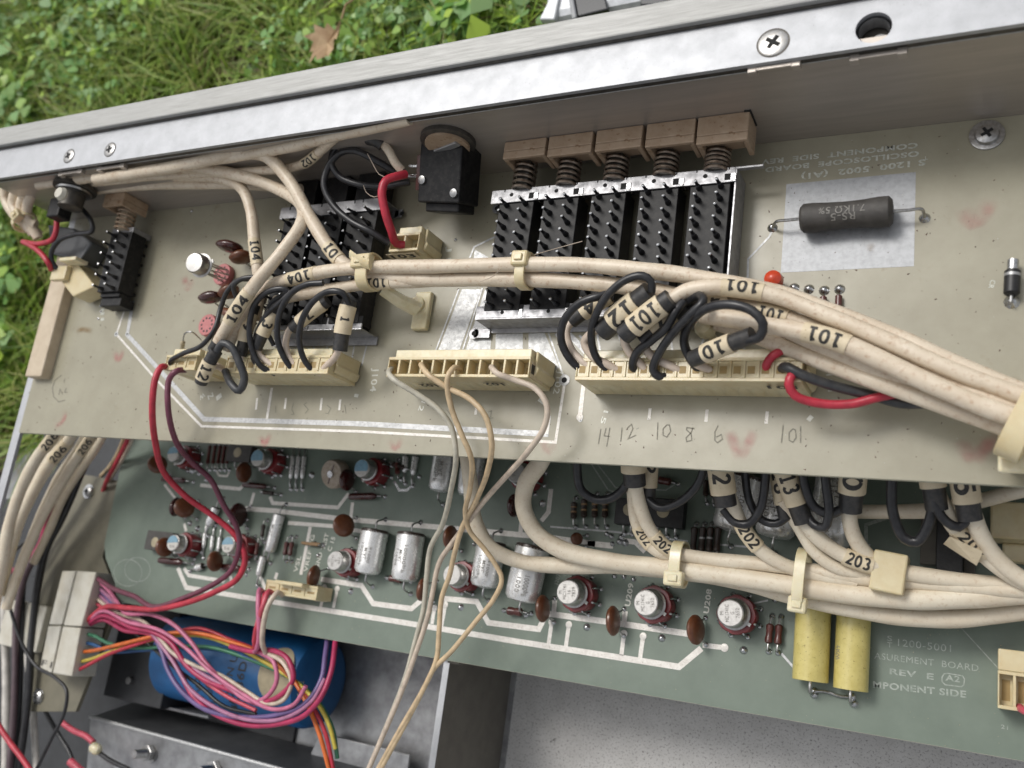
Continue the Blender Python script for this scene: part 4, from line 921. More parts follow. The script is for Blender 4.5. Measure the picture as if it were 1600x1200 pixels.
# metal can op-amp in a red socket
def opamp(px, label, top='print', lines=(), rz=0.0, first=[None], z=ZB, ri=1.0, lean=(0,0)):
    z += .30*1.0
    """px: photo point of the can's top centre"""
    c = W(px[0],px[1],z+1.02*ri)
    root = empty('metal_can_amplifier', (c.x-lean[0],c.y-lean[1],z), label, 'transistor', 'metal cans in red sockets')
    s_ = MB(); n = 48; prof = []
    k = ri; root.location.z = z
    vs = []; fs = []
    for zz, m_ in ((-.28,.96),(-.1,1.0),(.26,1.02),(.30,.98),(.32,.6)):
        for i in range(n):
            a_ = 2*math.pi*i/n; r_ = (.56+.03*abs(math.cos(4*a_)))*m_*k; vs.append((r_*math.cos(a_),r_*math.sin(a_),zz))
    for q in range(4):
        for i in range(n): fs.append((q*n+i,q*n+(i+1)%n,(q+1)*n+(i+1)%n,(q+1)*n+i))
    fs.append(tuple(range(4*n,5*n))); s_.add(vs,fs); s_.build('socket','socket_red',root,world=False)
    for i in range(8):
        a_ = 2*math.pi*i/8+.3+rz; x,y = .66*k*math.cos(a_),.66*k*math.sin(a_)
        b = MB(); solder(b,Vector((x,y,0)),.08,-.30); b.tube([(x*.80,y*.80,.24),(x*.92,y*.92,.20),(x,y,-.25)],.034,6); b.build('pin','tin',root,world=False)
    M_ = T(lean[0]*.3,lean[1]*.3,0)
    cn = MB(); cn.lathe([(.30*k,.30),(.455*k,.42),(.47*k,.44),(.47*k,.49),(.445*k,.50),(.415*k,.52),(.41*k,.94*ri),(.385*k,1.0*ri),(.33*k,1.02*ri)],36,T(0,0,0)); cn.box((.44*k,-.05,.44),(.56*k,.05,.48),RZ(rz-2.2)); cn.build('can','can_metal',root,world=False)
    tp = MB().lathe([(.375*k,1.0*ri+.006),(.36*k,1.02*ri+.012)],36).build('top',{'print':'can_top','half':'paint_white','blue':'paint_white'}[top],root,world=False)
    zt = 1.02*ri+.02
    if top in ('half','blue'):
        b = MB(); a0,a1 = (0.15,math.pi+.1) if top=='half' else (-.35,math.pi+.5); pts_ = [(.35*k*math.cos(a0+(a1-a0)*i/16),.35*k*math.sin(a0+(a1-a0)*i/16)) for i in range(17)]
        b.prism(pts_,zt,zt+.006); b.build('paint_mark','paint_blue',tp,world=False,smooth=False)
    for i,(t_,yy,w_) in enumerate(lines):
        X = Vector((math.cos(rz),math.sin(rz),0)); Y = Vector((-X.y,X.x,0)); A_ = X*(-w_/2)+Y*yy+Vector((0,0,zt+.004))
        flat_text(MB(), t_, A_, A_+X*w_, .11, bold=.0).build('printed_text','print_grey',tp,world=False,smooth=False)
    return root
R9 = math.radians(97)
mc = (('M',-.0,.10),)
def mclines(a,b_,c_): return ((a,.20-.0,.09),(b_,.04,.50),(c_,-.12,.07),('7652',-.27,.28))
opamp((887,925),'round metal can marked 7839 in a red socket, left of the label U209',lines=(('M',.2,.08),('MC1741',.05,.46),('16',-.1,.12),('7839',-.26,.3)),rz=R9)
opamp((1009,942),'round metal can marked MC1741 7652 in a red socket beside the label U209',lines=mclines('M','MC1741C','G'),rz=R9)
opamp((1141,958),'round metal can marked MC1741 7652 in a red socket beside the label U208',lines=mclines('M','MC1741C','G'),rz=R9)
opamp((523,876),'round metal can in a red socket left of the pair of silver capacitors',lines=(('M',.2,.08),('MC741',.04,.4),('G',-.1,.07),('652',-.25,.24)),rz=R9,ri=.9)
opamp((706,898),'round metal can in a red socket behind the falling thin wires',lines=(('MC741',.04,.4),),rz=R9,ri=.9)
opamp((270,848),'leftmost metal can with half blue painted top at the left end of the lower board','half',(('56',-.2,.3),),rz=.1,ri=.85)
opamp((356,851),'metal can with half blue top inside the loop of the red wire','half',(('56',-.2,.3),),rz=.0,ri=.85)
opamp((402,715),'metal can with a pale blue top just below the pale board, left of the trimmer','blue',rz=.3,ri=.88)
opamp((565,731),'metal can with a pale blue top just right of the round trimmer','blue',rz=.3,ri=.88)
opamp((270,709),'metal can with blue and white top beside the red wire at the board edge','half',rz=.2,ri=.85)
opamp((806,738),'grey metal can in a red socket in the shade inside the cream cable bend',lines=(('741',0,.3),),rz=R9,ri=.9)
# ceramic disc capacitors
def disc(px, rx, ry, label, z=ZB, m='ceramic', ang=0.0, base=None, group='brown disc capacitors on the lower board', h=None):
    """px centre, rx/ry photo half sizes; stands on two leads"""
    hz = .62 if h is None else h; c = W(px[0],px[1],z+hz); rw = ry/ (F/ (RW.T@(np.array(c)-CAM))[2])
    root = empty('disc_capacitor', (c.x,c.y,z), label, 'capacitor', group)
    # choose yaw so that the apparent width/height ratio matches
    ratio = max(.12,min(1,rx/ry)); view = (Vector(CAM)-c).normalized(); 
    best = None
    for i in range(60):
        yaw = i*math.pi/60
        for tilt in (0,.25,.5,.75,1.0):
            nrm = Vector((math.cos(yaw)*math.cos(tilt),math.sin(yaw)*math.cos(tilt),math.sin(tilt))); f = abs(nrm.dot(view)); 
            # horizontal squeeze preferred: normal's image projection horizontal
            im = Vector(PR(c+nrm*.5))-Vector(PR(c)); vert = abs(im.y)/(im.length+1e-6) if ratio < .97 else 0
            e_ = abs(f-ratio)+.35*vert*(1-ratio)+.08*tilt
            if best is None or e_ < best[0]: best = (e_,nrm)
    nrm = best[1]; M_ = T(c.x,c.y,c.z) @ nrm.to_track_quat('Z','Y').to_matrix().to_4x4()
    MB().lathe([(rw*.5,-.13),(rw*.86,-.10),(rw,-.03),(rw,.03),(rw*.86,.10),(rw*.5,.13)],26,M_).build('body',m,root)
    t = Vector((-nrm.y,nrm.x,0)).normalized() if abs(nrm.z) < .98 else Vector((1,0,0))
    for s in (-1,1):
        p0 = c+t*s*rw*.5-Vector((0,0,rw*.5)); p1 = Vector((c.x,c.y,z))+t*s*rw*.9+Vector((.15,0,0))
        lead([p0,(p0+p1)/2+Vector((.03,0,.02)),p1],.03,root); solder(MB(),p1,.075,z).build('solder','tin',root)
    return root
for px,rx,ry,lb in (((246,725),14,15,'brown disc capacitor at the top left of the lower board beside the red wire'),
 ((288,793),15,16,'brown disc capacitor between red wire and left board edge, upper of the left column'),
 ((257,855),13,15,'brown disc capacitor tucked behind the leftmost half blue can'),
 ((336,877),12,16,'brown disc capacitor below left of the can inside the red loop'),
 ((381,738),11,16,'brown disc capacitor below left of the pale blue can nearest the pale board'),
 ((537,821),16,18,'large brown disc capacitor above left of the pair of silver capacitors'),
 ((490,901),8,18,'narrow brown disc capacitor beside the amber connector'),
 ((704,840),10,19,'brown disc capacitor behind the thin wires above the hidden metal can'),
 ((660,921),6,18,'narrow brown disc capacitor at the foot of the silver pair'),
 ((848,951),9,21,'brown disc capacitor left of the can marked 7839, beside a thick silver capacitor'),
 ((958,970),10,23,'brown disc capacitor left of the can beside label U209'),
 ((1087,984),9,23,'brown disc capacitor left of the can beside label U208')): disc(px,rx,ry,lb)
for px,rx,ry,lb in (((372,805),14,19,'dark oxblood disc capacitor crossed by the maroon wire'),((542,750),11,17,'dark oxblood disc capacitor between trimmer and pale blue can'),((803,790),9,18,'dark disc capacitor in the shade at the cream cable bend'),((901,842),8,10,'small dark disc capacitor just above the lower cream cables'),((275,792),7,15,'dark oxblood disc capacitor behind the left brown one')): disc(px,rx,ry,lb,m='ceramic_dark' if px[0]!=901 else 'ceramic',h=.5)
# axial parts: resistors, tantalum beads
def axial(a, b_, r, m, label, z=ZB, h=.2, cat='resistor', name='resistor', bands=(), group=None, ends=None, body=(.22,.78), shape='dog', leadr=.03):
    A_ = W(*a,z+h); B_ = W(*b_,z+h); L = (B_-A_).length; root = empty(name, Vector(((A_.x+B_.x)/2,(A_.y+B_.y)/2,z)), label, cat, group)
    M_ = frame(A_,B_-A_) @ RY(math.pi/2); s0, s1 = L*body[0], L*body[1]
    if shape == 'dog': pr_ = [(r*.5,s0),(r,s0+r*.4),(r,s0+r*1.4),(r*.84,s0+r*2),(r*.84,s1-r*2),(r,s1-r*1.4),(r,s1-r*.4),(r*.5,s1)]
    elif shape == 'bead': pr_ = [(r*.3,s0),(r*.9,s0+r*.35),(r,s0+r*1.2),(r,s1-r*1.6),(r*.7,s1-r*.6),(r*.3,s1)]
    else: pr_ = [(r*.9,s0),(r,s0+.03),(r,s1-.03),(r*.9,s1)]
    MB().lathe(pr_,16,M_).build('body',m,root)
    for f,mm in bands: MB().lathe([(r*.9+.008 if shape=='dog' else r+.006, s0+(s1-s0)*f-.03),(r*.9+.008 if shape=='dog' else r+.006, s0+(s1-s0)*f+.03)],16,M_).build('band',mm,root)
    for P_,q in ((A_,s0),(B_,s1)):
        g_ = Vector((P_.x,P_.y,z)); inner = M_ @ Vector((0,0,q)); lead([inner, P_.lerp(inner,.25), g_+Vector((0,0,.03))],leadr,root); solder(MB(),g_,.085,z).build('solder','tin',root)
    return root
axial((251,748),(297,752),.13,'ceramic_dark','oxblood bead component lying below the top left brown disc',cat='capacitor',name='bead_capacitor',shape='bead',body=(.05,.85))
axial((246,875),(296,880),.14,'ceramic_dark','oxblood bead component lying below the leftmost half blue can',cat='capacitor',name='bead_capacitor',shape='bead',body=(.05,.8))
axial((335,884),(384,889),.13,'ceramic_dark','oxblood bead component lying below the can in the red loop',cat='capacitor',name='bead_capacitor',shape='bead',body=(.05,.85))
axial((543,776),(597,775),.14,'ceramic_dark','oxblood bead component lying below the can right of the trimmer',cat='capacitor',name='bead_capacitor',shape='bead',body=(.05,.85))
axial((378,757),(424,761),.12,'ceramic_dark','oxblood bead component lying below left of the twin glass tubes',cat='capacitor',name='bead_capacitor',shape='bead',body=(.03,.85))
axial((405,768),(434,772),.09,'resistor_dark','thin dark resistor just under the bead left of the glass tubes')
axial((600,902),(637,908),.12,'resistor_brown','brown resistor lying below the pair of silver capacitors')
axial((783,953),(826,958),.14,'resistor_brown','brown resistor lying below the thick silver capacitor at the cable')
for i,x in enumerate((327,335,343,350,357)): axial((x+2,692),(x-4,733),.085,'resistor_brown','%s brown resistor in the bank of five beside the grey transistor' % ('leftmost','second','middle','fourth','rightmost')[i],body=(.1,.8),group='bank of five brown resistors')
axial((450,838),(443,876),.10,'resistor_brown','left one of the dark resistor pair right of the small silver capacitor'); axial((458,838),(451,877),.10,'resistor_brown','right one of the dark resistor pair right of the small silver capacitor')
axial((413,812),(408,846),.09,'resistor_dark','dark resistor at the left side of the small silver capacitor'); axial((404,840),(398,876),.09,'resistor_brown','brown resistor left below the small silver capacitor')
for i,x in enumerate((895,911,928,944)): axial((x+2,770 if i!=0 else 776),(x+1,822),.11,'resistor_dark','%s striped dark resistor in the row of four under the black loop' % ('leftmost','second','third','rightmost')[i],bands=((.3,'band_tan'),(.6,'band_tan')),body=(.18,.75),group='striped resistors under the black wire loop')
for i,x in enumerate((1081,1094,1106,1118)): axial((x+5,817),(x+1,868),.115,'resistor_dark','%s dark resistor in the row of four right of the black transistors' % ('leftmost','second','third','rightmost')[i],bands=((.45,'band_silver'),) if i in (1,2) else (),body=(.12,.9),group='dark resistors right of the black transistors')
axial((1205,962),(1199,1018),.115,'resistor_brown','left one of the plum resistor pair beside the yellow capacitors'); axial((1219,963),(1214,1020),.115,'resistor_brown','right one of the plum resistor pair beside the yellow capacitors')
axial((1103,785),(1102,740),.1,'resistor_dark','left dark upright resistor beneath the 12 sleeve'); axial((1114,787),(1113,740),.1,'resistor_dark','right dark upright resistor beneath the 12 sleeve')
axial((640,800-66),(606,722),.1,'resistor_dark','dark resistor left of the glass beads near the pale board')
axial((622,748),(619,716),.1,'resistor_brown','brown resistor beside the silver solder bend'); axial((1020,748),(1057,755),.13,'resistor_brown','brown resistor in the shade right of the first cream sleeve')
axial((487,848),(500,850),.04,'band_tan','tiny copper test pin between printed letters',cat='pin',name='test_pin',shape='cyl',body=(.0,1))
axial((472,848),(500,852),.06,'band_tan','short copper coloured jumper beside the printed letters',cat='jumper',name='jumper_wire',shape='cyl',body=(.0,.9))
# foil capacitors
def foil(ctop, cbot, r, label, z=ZB, lines=(), m='foil_cap', cap='resistor_dark', group='silver foil capacitors', cat='capacitor', lift=None, name='foil_capacitor'):
    h = r if lift is None else lift
    A_ = W(*ctop,z+h); B_ = W(*cbot,z+h); L = (B_-A_).length; root = empty(name, Vector(((A_.x+B_.x)/2,(A_.y+B_.y)/2,z)), label, cat, group)
    Mf = frame(A_,B_-A_); M_ = Mf @ RY(math.pi/2); t = .12 if r > .25 else .05
    MB().lathe([(r*.8,.02),(r*.97,.05),(r*1.0,t+.03)],32,M_).build('end_cap',cap,root)
    pr_ = [(r*.99,t),(r*1.0,t+.06),(r*.985,L*.3),(r*1.0,L*.55),(r*.985,L*.8),(r*.96,L-.16),(r*.80,L-.04),(r*.45,L),(r*.2,L+.02)]
    MB().lathe(pr_,36,M_).build('can',m,root)
    for s_,u0,u1,off,hh in lines:
        vs, fs, _ = textpoly(s_, .005); out = []
        for u_, v_ in vs:
            X = L*(u0+(u1-u0)*u_); an = off-(v_-.5)*hh/r; out.append(Mf @ Vector((X, -(r*1.0+.012)*math.sin(-an), (r*1.0+.012)*math.cos(an))))
        MB().add(out, fs).build('printed_text','print_grey' if m=='foil_cap' else 'ink',root,smooth=False)
    for P_,d in ((A_,(A_-B_).normalized()),(B_,(B_-A_).normalized())):
        g_ = Vector((P_.x,P_.y,z))+d*.42; lead([P_,P_+d*.25,P_+d*.36-Vector((0,0,h*.5)),g_],.035,root); solder(MB(),g_,.09,z).build('solder','tin',root)
    return root
TL = (('10000pF',.35,.85,-.14,.12),('MIAL',.45,.70,.20,.12),('±1000',.42,.76,.52,.10))
TR = (('10000pF',.25,.85,.62,.16),('MIAL',.35,.68,.95,.15),('(1000',.32,.72,.30,.13))
foil((587,826),(573,897),.52,'left one of the pair of silver capacitors beside the metal can',lines=TL)
foil((643,831),(632,908),.52,'right one of the pair of silver capacitors beside the metal can',lines=(('10000pF',.3,.85,.34,.12),('MIAL',.40,.66,0,.12),('(1000',.38,.72,-.34,.10)))
foil((697,700),(686,768),.42,'silver capacitor poking out from under the pale board, left of the thin wires',lines=(('MIAL',.35,.68,.35,.17),('10000pF',.25,.80,0,.16)))
foil((741,704),(733,775),.45,'silver capacitor poking out from under the pale board, behind the thin wires')
foil((769,845),(756,918),.52,'silver capacitor behind the thin wires, crossed by a cream cable',lines=TL)
foil((834,851),(814,940),.60,'largest silver capacitor, crossed by two cream cables',lines=(('10000pF',.55,.9,.5,.17),('1000',.6,.85,.05,.14)))
foil((437,803),(421,863),.24,'small silver capacitor standing among resistors left of the printed letters',lines=(('MIAL',.3,.6,.1,.1),('1000',.45,.9,-.4,.09)))
foil((338,792),(326,822),.20,'little silver capacitor crossed by the maroon wire',lines=())
foil((412,868),(404,900),.15,'tiny silver capacitor beside the small silver one',lines=())
foil((318,884),(305,888),.14,'tiny silver capacitor left of the can in the red loop',lines=())
foil((1167,742),(1141,830),.62,'silver capacitor behind the 202 cable under the pale board',lines=(('10000F',.4,.85,.35,.17),('MIAL',.45,.7,0,.17)))
foil((1225,752),(1209,840),.60,'silver capacitor behind the 13 sleeve under the pale board',lines=(('OF 10',.3,.8,.2,.17),('EL',.4,.6,-.1,.17),('000',.4,.7,-.4,.15)))
foil((1310,740),(1292,856),.62,'stained silver capacitor behind the black loops at centre right',lines=(('MIAL',.1,.4,.25,.17),('F100',.12,.42,-.05,.15)))
for i,x in enumerate((457,466,475)): foil((x+1,712),(x-3,748),.095,'%s of the three small glass tubes beside the round trimmer' % ('left','middle','right')[i],cap='tin',group='small glass tubes',name='glass_diode',cat='diode')
foil((634,712),(632,738),.12,'left clear glass bead near the solder bend',cap='tin',group='glass beads',name='glass_diode',cat='diode'); foil((650,712),(645,742),.12,'right clear glass bead near the solder bend',cap='tin',group='glass beads',name='glass_diode',cat='diode')
for i,(x,y) in enumerate(((320,832),(332,836),(343,838))): foil((x+1,y),(x-2,y+24),.09,'%s little glass tube between the two half blue cans' % ('first','second','third')[i],cap='tin',group='glass tubes between the cans',name='glass_diode',cat='diode')
# yellow capacitors
def yellow(ctop, cbot, r, label, txt=None):
    z = ZB; A_ = W(*ctop,z+r); B_ = W(*cbot,z+r); L = (B_-A_).length; root = empty('film_capacitor', Vector(((A_.x+B_.x)/2,(A_.y+B_.y)/2,z)), label, 'capacitor', 'yellow film capacitors')
    Mf = frame(A_,B_-A_); M_ = Mf @ RY(math.pi/2)
    b = MB(); b.lathe([(r-.02,0),(r,.012),(r,L-.012),(r-.02,L)],40,M_); b.lathe([(r*.86,.02),(r*.86,L-.02)],20,M_); b.build('wrap','yellow_wrap',root)
    if txt:
        for k,(s_,off,hh) in enumerate(txt):
            vs, fs, _ = textpoly(s_, .0); out = [Mf @ Vector((L*(.42+.2*u_), (r+.01)*math.sin(off-(v_-.5)*hh/r), (r+.01)*math.cos(off-(v_-.5)*hh/r))) for u_,v_ in vs]
            MB().add(out,fs).build('printed_text','print_grey',root,smooth=False)
    for P_,d in ((A_,(A_-B_).normalized()),(B_,(B_-A_).normalized())):
        g_ = Vector((P_.x,P_.y,z))+d*.38+Vector((.05,0,0)); lead([P_+d*(-.02),P_+d*.28,P_+d*.36-Vector((0,0,r*.6)),g_],.045,root); solder(MB(),g_,.11,z).build('solder','tin',root)
yellow((1271,952),(1266,1064),.50,'left yellow film capacitor below the lower cable tie')
yellow((1334,963),(1329,1078),.47,'right yellow film capacitor beside the printed board title',(('TRW',-.75,.12),('.1MFD',-.95,.10)))
for a,b_,nm in (((1272,1080),(1331,1089),'lower bare wire link between the two yellow capacitors'),((1211,936),(1285,942),'bare wire link running under the lower cable tie')):
    rt = empty('wire_link', W(*a,ZB), nm, 'wire'); A_ = W(*a,ZB+.08); B_ = W(*b_,ZB+.08); MB().tube(spline([A_,A_.lerp(B_,.3)+Vector((0,.04,.05)),A_.lerp(B_,.7)+Vector((0,-.03,.03)),B_]),.04,8).build('wire','lead_wire',rt)
    for q in (A_,B_): solder(MB(),q,.10,ZB).build('solder','tin',rt)
# trimmer
c = W(518,738,ZB+.75); tm = empty('trimmer', (c.x,c.y,ZB), 'round beige trimmer with a slotted metal centre at the top of the green board', 'trimmer')
Mt = T(c.x,c.y,ZB+.45) @ RX(.25) @ RY(-.1)
MB().lathe([(.54,-.2),(.57,-.1),(.57,.22),(.53,.28)],36,Mt).build('body','trimmer',tm); MB().lathe([(.15,.28),(.14,.36),(.03,.37)],18,Mt).build('slot_screw','tin',tm)
b = MB(); b.box((-.40,-.025,.285),(.40,.025,.292),Mt @ RZ(1.2)); b.build('slot','ceramic_dark',tm,smooth=False)
for k in range(3): solder(MB(),Vector((c.x+.5*math.cos(k*2.1),c.y+.5*math.sin(k*2.1),0)),.09,ZB).build('solder','tin',tm)
# transistors (flat packages)
def pack(a, b_, label, hole, m='epoxy_black', hz=.45, legs=True):
    A_ = W(*a,ZB+hz); B_ = W(*b_,ZB+hz); root = empty('flat_transistor', Vector(((A_.x+B_.x)/2,(A_.y+B_.y)/2,ZB)), label, 'transistor')
    MB().box((A_.x,B_.y,ZB+.08),(B_.x,A_.y,ZB+hz)).build('body',m,root,smooth=False,bevel=.03)
    hc = W(*hole,ZB+hz); MB().lathe([(.21,0),(.19,.006)],20,T(hc.x,hc.y,ZB+hz+.004)).build('mounting_hole','label_beige',root)
    if legs:
        for k in range(3):
            x = A_.x+(B_.x-A_.x)*(.25+.25*k); lead([(x,B_.y,ZB+.2),(x,B_.y-.15,ZB+.18),(x,B_.y-.25,ZB+.02)],.04,root); solder(MB(),Vector((x,B_.y-.25,0)),.09,ZB).build('solder','tin',root)
    return root
pack((963,777),(1006,822),'left black flat transistor with a round hole behind the cream cables',(983,796))
pack((1014,777),(1066,826),'right black flat transistor with a round hole under the black loop',(1036,799))
pack((357,695),(389,722),'dark grey flat transistor with a round hole beside the five brown resistors',(371,707),'resistor_grey')
pack((231,828),(264,863),'grey flat transistor lying left of the leftmost half blue can',(242,847),'resistor_grey',legs=False)
A_ = W(1464,800,ZB+.9); B_ = W(1504,902,ZB+.9); pk = empty('relay_block', Vector(((A_.x+B_.x)/2,(A_.y+B_.y)/2,ZB)), 'tall black block with grey flanges behind the 202 sleeve at right', 'relay')
MB().box((A_.x,B_.y,ZB+.02),(B_.x,A_.y,ZB+.9)).build('body','epoxy_black',pk,smooth=False,bevel=.03)
MB().box((A_.x-.42,B_.y+.3,ZB+.02),(A_.x-.003,A_.y,ZB+.6)).build('flange','sheet_dull',pk,smooth=False,bevel=.02); MB().box((B_.x+.003,B_.y+.1,ZB+.02),(B_.x+.3,A_.y,ZB+.25)).build('flange','sheet_dull',pk,smooth=False,bevel=.02)
# lower connectors
cA, iA = connector((413,925),(493,939),4,'amber nylon connector on the green board with three pink wires',h=.95,depth=.5,z=ZB,ridge=False,filled=True)
p = W(433,893,ZB+1.3); q_ = W(482,915,ZB+1.0); MB().box((p.x,q_.y-.1,ZB+.03),(p.x+1.35,q_.y+.05,ZB+1.35)).build('latch','nylon',cA,smooth=False,bevel=.04)
cB, iB = connector((1559,1116),(1780,1130),8,'cream nylon connector with a pink wire at the bottom right corner',h=1.0,depth=.95,z=ZB,ridge=False,m='nylon')
p = iB; MB().box((p[0],p[2]+.953,ZB+.02),(p[1],p[2]+1.5,ZB+1.0)).build('header','nylon',cB,smooth=False,bevel=.03)
wire('stub_wire','pink wire end seated in the bottom right connector','wire',[(1593,1105,ZB+.75),(1600,1110,ZB+1.2),(1640,1130,ZB+1.8),(1700,1180,ZB+1.6)],.1,'wire_rose')
# tiny clutter: glass beads/solder blobs seen between the cans
for i,(x,y) in enumerate(((297,818),(309,826),(345,812),(360,815),(386,812),(300,736),(311,740),(322,750),(430,742),(487,742),(655,745),(957,850),(968,846),(960,900),(975,901),(990,905),(1005,898),(948,834),(955,838),(971,839),(977,848))):
    solder(MB(),W(x,y,ZB),random.uniform(.07,.13),ZB).build('solder_pad','tin',bl)
# ------------------------------------------------------------------ CABLES AND WIRES
GB = 'cream cables of the upper bundle'
def cable(label, pts, r=.235, m='cable_cream', g=GB, name='signal_cable'): return wire(name,label,'cable',pts,r*.93,m,g,n=14,part='sheath')
kb = cable('cream cable sweeping from under the rail down to the sleeve marked 12',[(120,285,2.4),(200,264,2.6),(300,262,2.6),(380,276,2.4),(440,298,2.2),(472,322,2.3),(470,350,2.5),(440,395,2.7),(405,437,2.75),(372,480,2.6),(348,520,2.3),(334,548,2.1)],.225)
sleeve_on(kb,(358,500),(392,455),'104',bold=.04)
sleeve_on(kb,(341,536),(334,548),None,'shrink',1.05,name='shrink_tube')
kc = cable('cream cable from under the rail joining the bundle at the nylon tie',[(150,280,3.3),(240,266,3.3),(310,254,3.2),(370,240,3.05),(415,243,2.9),(452,282,2.6),(485,342,2.4),(512,385,2.3),(535,410,2.2),(572,428,2.0),(640,436,1.95),(750,437,1.95),(850,438,1.95),(950,444,1.9),(1040,458,1.8),(1120,478,1.7),(1200,503,1.7),(1300,547,1.6),(1400,590,1.5),(1500,622,1.4),(1620,655,1.3)],.23)
sleeve_on(kc,(512,385),(530,407),'10',bold=.04)
kd = cable('cream cable dropping past the red beaded parts at left',[(190,270,2.0),(280,276,2.0),(340,278,2.1),(378,295,2.1),(392,330,2.0),(398,380,1.9),(403,420,1.8),(405,460,1.6),(398,500,1.5)],.21)
sleeve_on(kd,(397,375),(402,415),'104',bold=.04)
ka = cable('uppermost cream cable of the bundle, marked 104, running over both switch banks',[(352,545,1.7),(372,508,1.9),(395,470,2.1),(425,445,2.2),(462,434,2.3),(510,424,2.35),(580,418,2.3),(680,416,2.3),(800,413,2.3),(900,414,2.3),(990,421,2.3),(1060,428,2.2),(1130,440,2.1),(1210,457,2.0),(1300,488,2.0),(1400,527,1.9),(1500,573,1.8),(1600,612,1.7),(1680,640,1.6)],.225)
sleeve_on(ka,(496,427),(450,437),'104',bold=.04)
ke = cable('cream cable of the bundle hidden behind its neighbours, marked 101 near the tie',[(432,470,1.6),(460,462,1.8),(520,452,1.9),(580,443,1.95),(640,440,1.9),(700,437,1.8),(800,436,1.8),(900,440,1.8),(1000,452,1.75),(1100,468,1.7),(1180,482,1.7),(1260,510,1.7),(1350,545,1.6),(1450,580,1.5),(1550,608,1.45),(1680,650,1.4)],.21)
sleeve_on(ke,(612,444),(575,445),'101',bold=.04)
kf = cable('cream cable marked 101 rising out of the sleeve in front of the bundle',[(1046,470,2.5),(1070,455,2.5),(1110,449,2.5),(1155,452,2.4),(1210,462,2.3),(1290,492,2.2),(1380,530,2.1),(1480,575,2.0),(1560,605,1.9),(1680,648,1.8)],.215)
sleeve_on(kf,(1190,458),(1126,450),'101',bold=.04,shift=-.45)
kg = cable('cream cable marked 101 just beneath the top one at the right',[(1080,478,1.9),(1140,480,1.9),(1200,487,1.9),(1280,515,1.8),(1360,550,1.8),(1450,590,1.75),(1550,625,1.7),(1680,672,1.6)],.22)
sleeve_on(kg,(1232,499),(1185,483),'101',bold=.04,shift=.2)
kh = cable('lower cream cable with the boldest 101 sleeve at the right',[(1096,492,2.1),(1140,498,2.2),(1190,508,2.3),(1240,516,2.3),(1300,530,2.3),(1370,560,2.2),(1450,598,2.1),(1530,632,2.0),(1610,660,1.9),(1690,690,1.8)],.235)
sleeve_on(kh,(1330,541),(1258,520),'101',bold=.05,tw=.74)
ki = cable('lowest cream cable of the bundle above the red and black pair',[(1120,505,1.5),(1170,520,1.5),(1230,543,1.5),(1310,575,1.5),(1400,608,1.5),(1490,640,1.5),(1580,672,1.4),(1680,700,1.4)],.215)
kj = cable('thin cream cable between the lower cables at the right',[(1140,498,1.3),(1220,520,1.35),(1300,556,1.35),(1390,592,1.3),(1480,620,1.3),(1580,650,1.3),(1680,680,1.3)],.19)
# clamp at the right edge and tie heads
def tie(c, d, rx, ry, label, width=.38, head=None, m='nylon_clear', tail=None, group='nylon cable ties'):
    """band round a bundle: c=(px,py,z) centre, d=bundle direction in px, rx half width across, ry half height"""
    C_ = W(*c); D = W(c[0]+d[0],c[1]+d[1],c[2]); t = (D-C_).normalized(); s_ = Vector((0,0,1)).cross(t).normalized(); up = Vector((0,0,1))
    root = empty('cable_tie', C_, label, 'cable tie', group); b = MB(); n = 32; pr_ = []
    for ring,(k,w_) in enumerate(((0,-1),(1,-1),(1,1),(0,1))):
        for i in range(n):
            a_ = 2*math.pi*i/n; e_ = .07*k; se = lambda v_: math.copysign(abs(v_)**.75,v_)
            b.v.append(tuple(C_+s_*se(math.cos(a_))*(rx+e_)+up*se(math.sin(a_))*(ry+e_)+t*w_*width/2))
    for q in range(4):
        for i in range(n): b.f.append((q*n+i,q*n+(i+1)%n,((q+1)%4)*n+(i+1)%n,((q+1)%4)*n+i))
    b.build('strap',m,root,bevel=.015)
    if head:
        hp_ = C_+s_*head[0]+up*head[1]; M_ = frame(hp_,t,up=head[2] if len(head)>2 else (0,0,1)); k = width*.85
        MB().box((-k,-.22,-.16),(k,.22,.16),M_).build('head',m,root,smooth=False,bevel=.07)
        MB().box((-k*.5,-.1,.15),(k*.5,.1,.22),M_).build('pawl',m,root,smooth=False,bevel=.03)
    if tail:
        P = [W(*p) for p in tail]; MB().tube(spline(P,.1),.17,8,flat=.35).build('tail',m,root)
    return root
tie((578,426,2.1),(10,-1),.52,.42,'thick nylon tie with a stubby tail at the left end of the upper bundle',.42,(.18,.45),tail=[(548,398,2.6),(562,408,2.7),(578,414,2.75)],m='nylon')
tie((822,424,2.05),(10,-.2),.46,.36,'small nylon tie over the five black switch modules',.3,(.2,.42),m='nylon')
tie((1604,652,1.65),(10,4),.92,.52,'wide nylon strap around the upper bundle at the right edge',.5,None,m='nylon')
ct = empty('cable_clamp', W(1580,690,0), 'nylon clamp foot under the upper bundle at the right edge', 'clamp')
A_ = W(1575,722,.9); MB().box((A_.x-.05,A_.y-.05,.02),(A_.x+2.0,A_.y+1.5,.85)).build('body','nylon',ct,smooth=False,bevel=.15)
MB().box((A_.x-.2,A_.y-.25,.85),(A_.x+2.0,A_.y+.7,1.0)).build('lip','nylon_clear',ct,smooth=False,bevel=.07)
tb = empty('nylon_peg', W(1102,515,.4), 'small clear nylon peg behind the upright black loops', 'peg'); 
c = W(1101,512,1.3); MB().lathe([(.10,-1.3),(.12,-.3),(.26,-.2),(.27,.05),(.2,.2),(.1,.24)],12,T(c.x,c.y,c.z)).build('head','nylon_clear',tb)
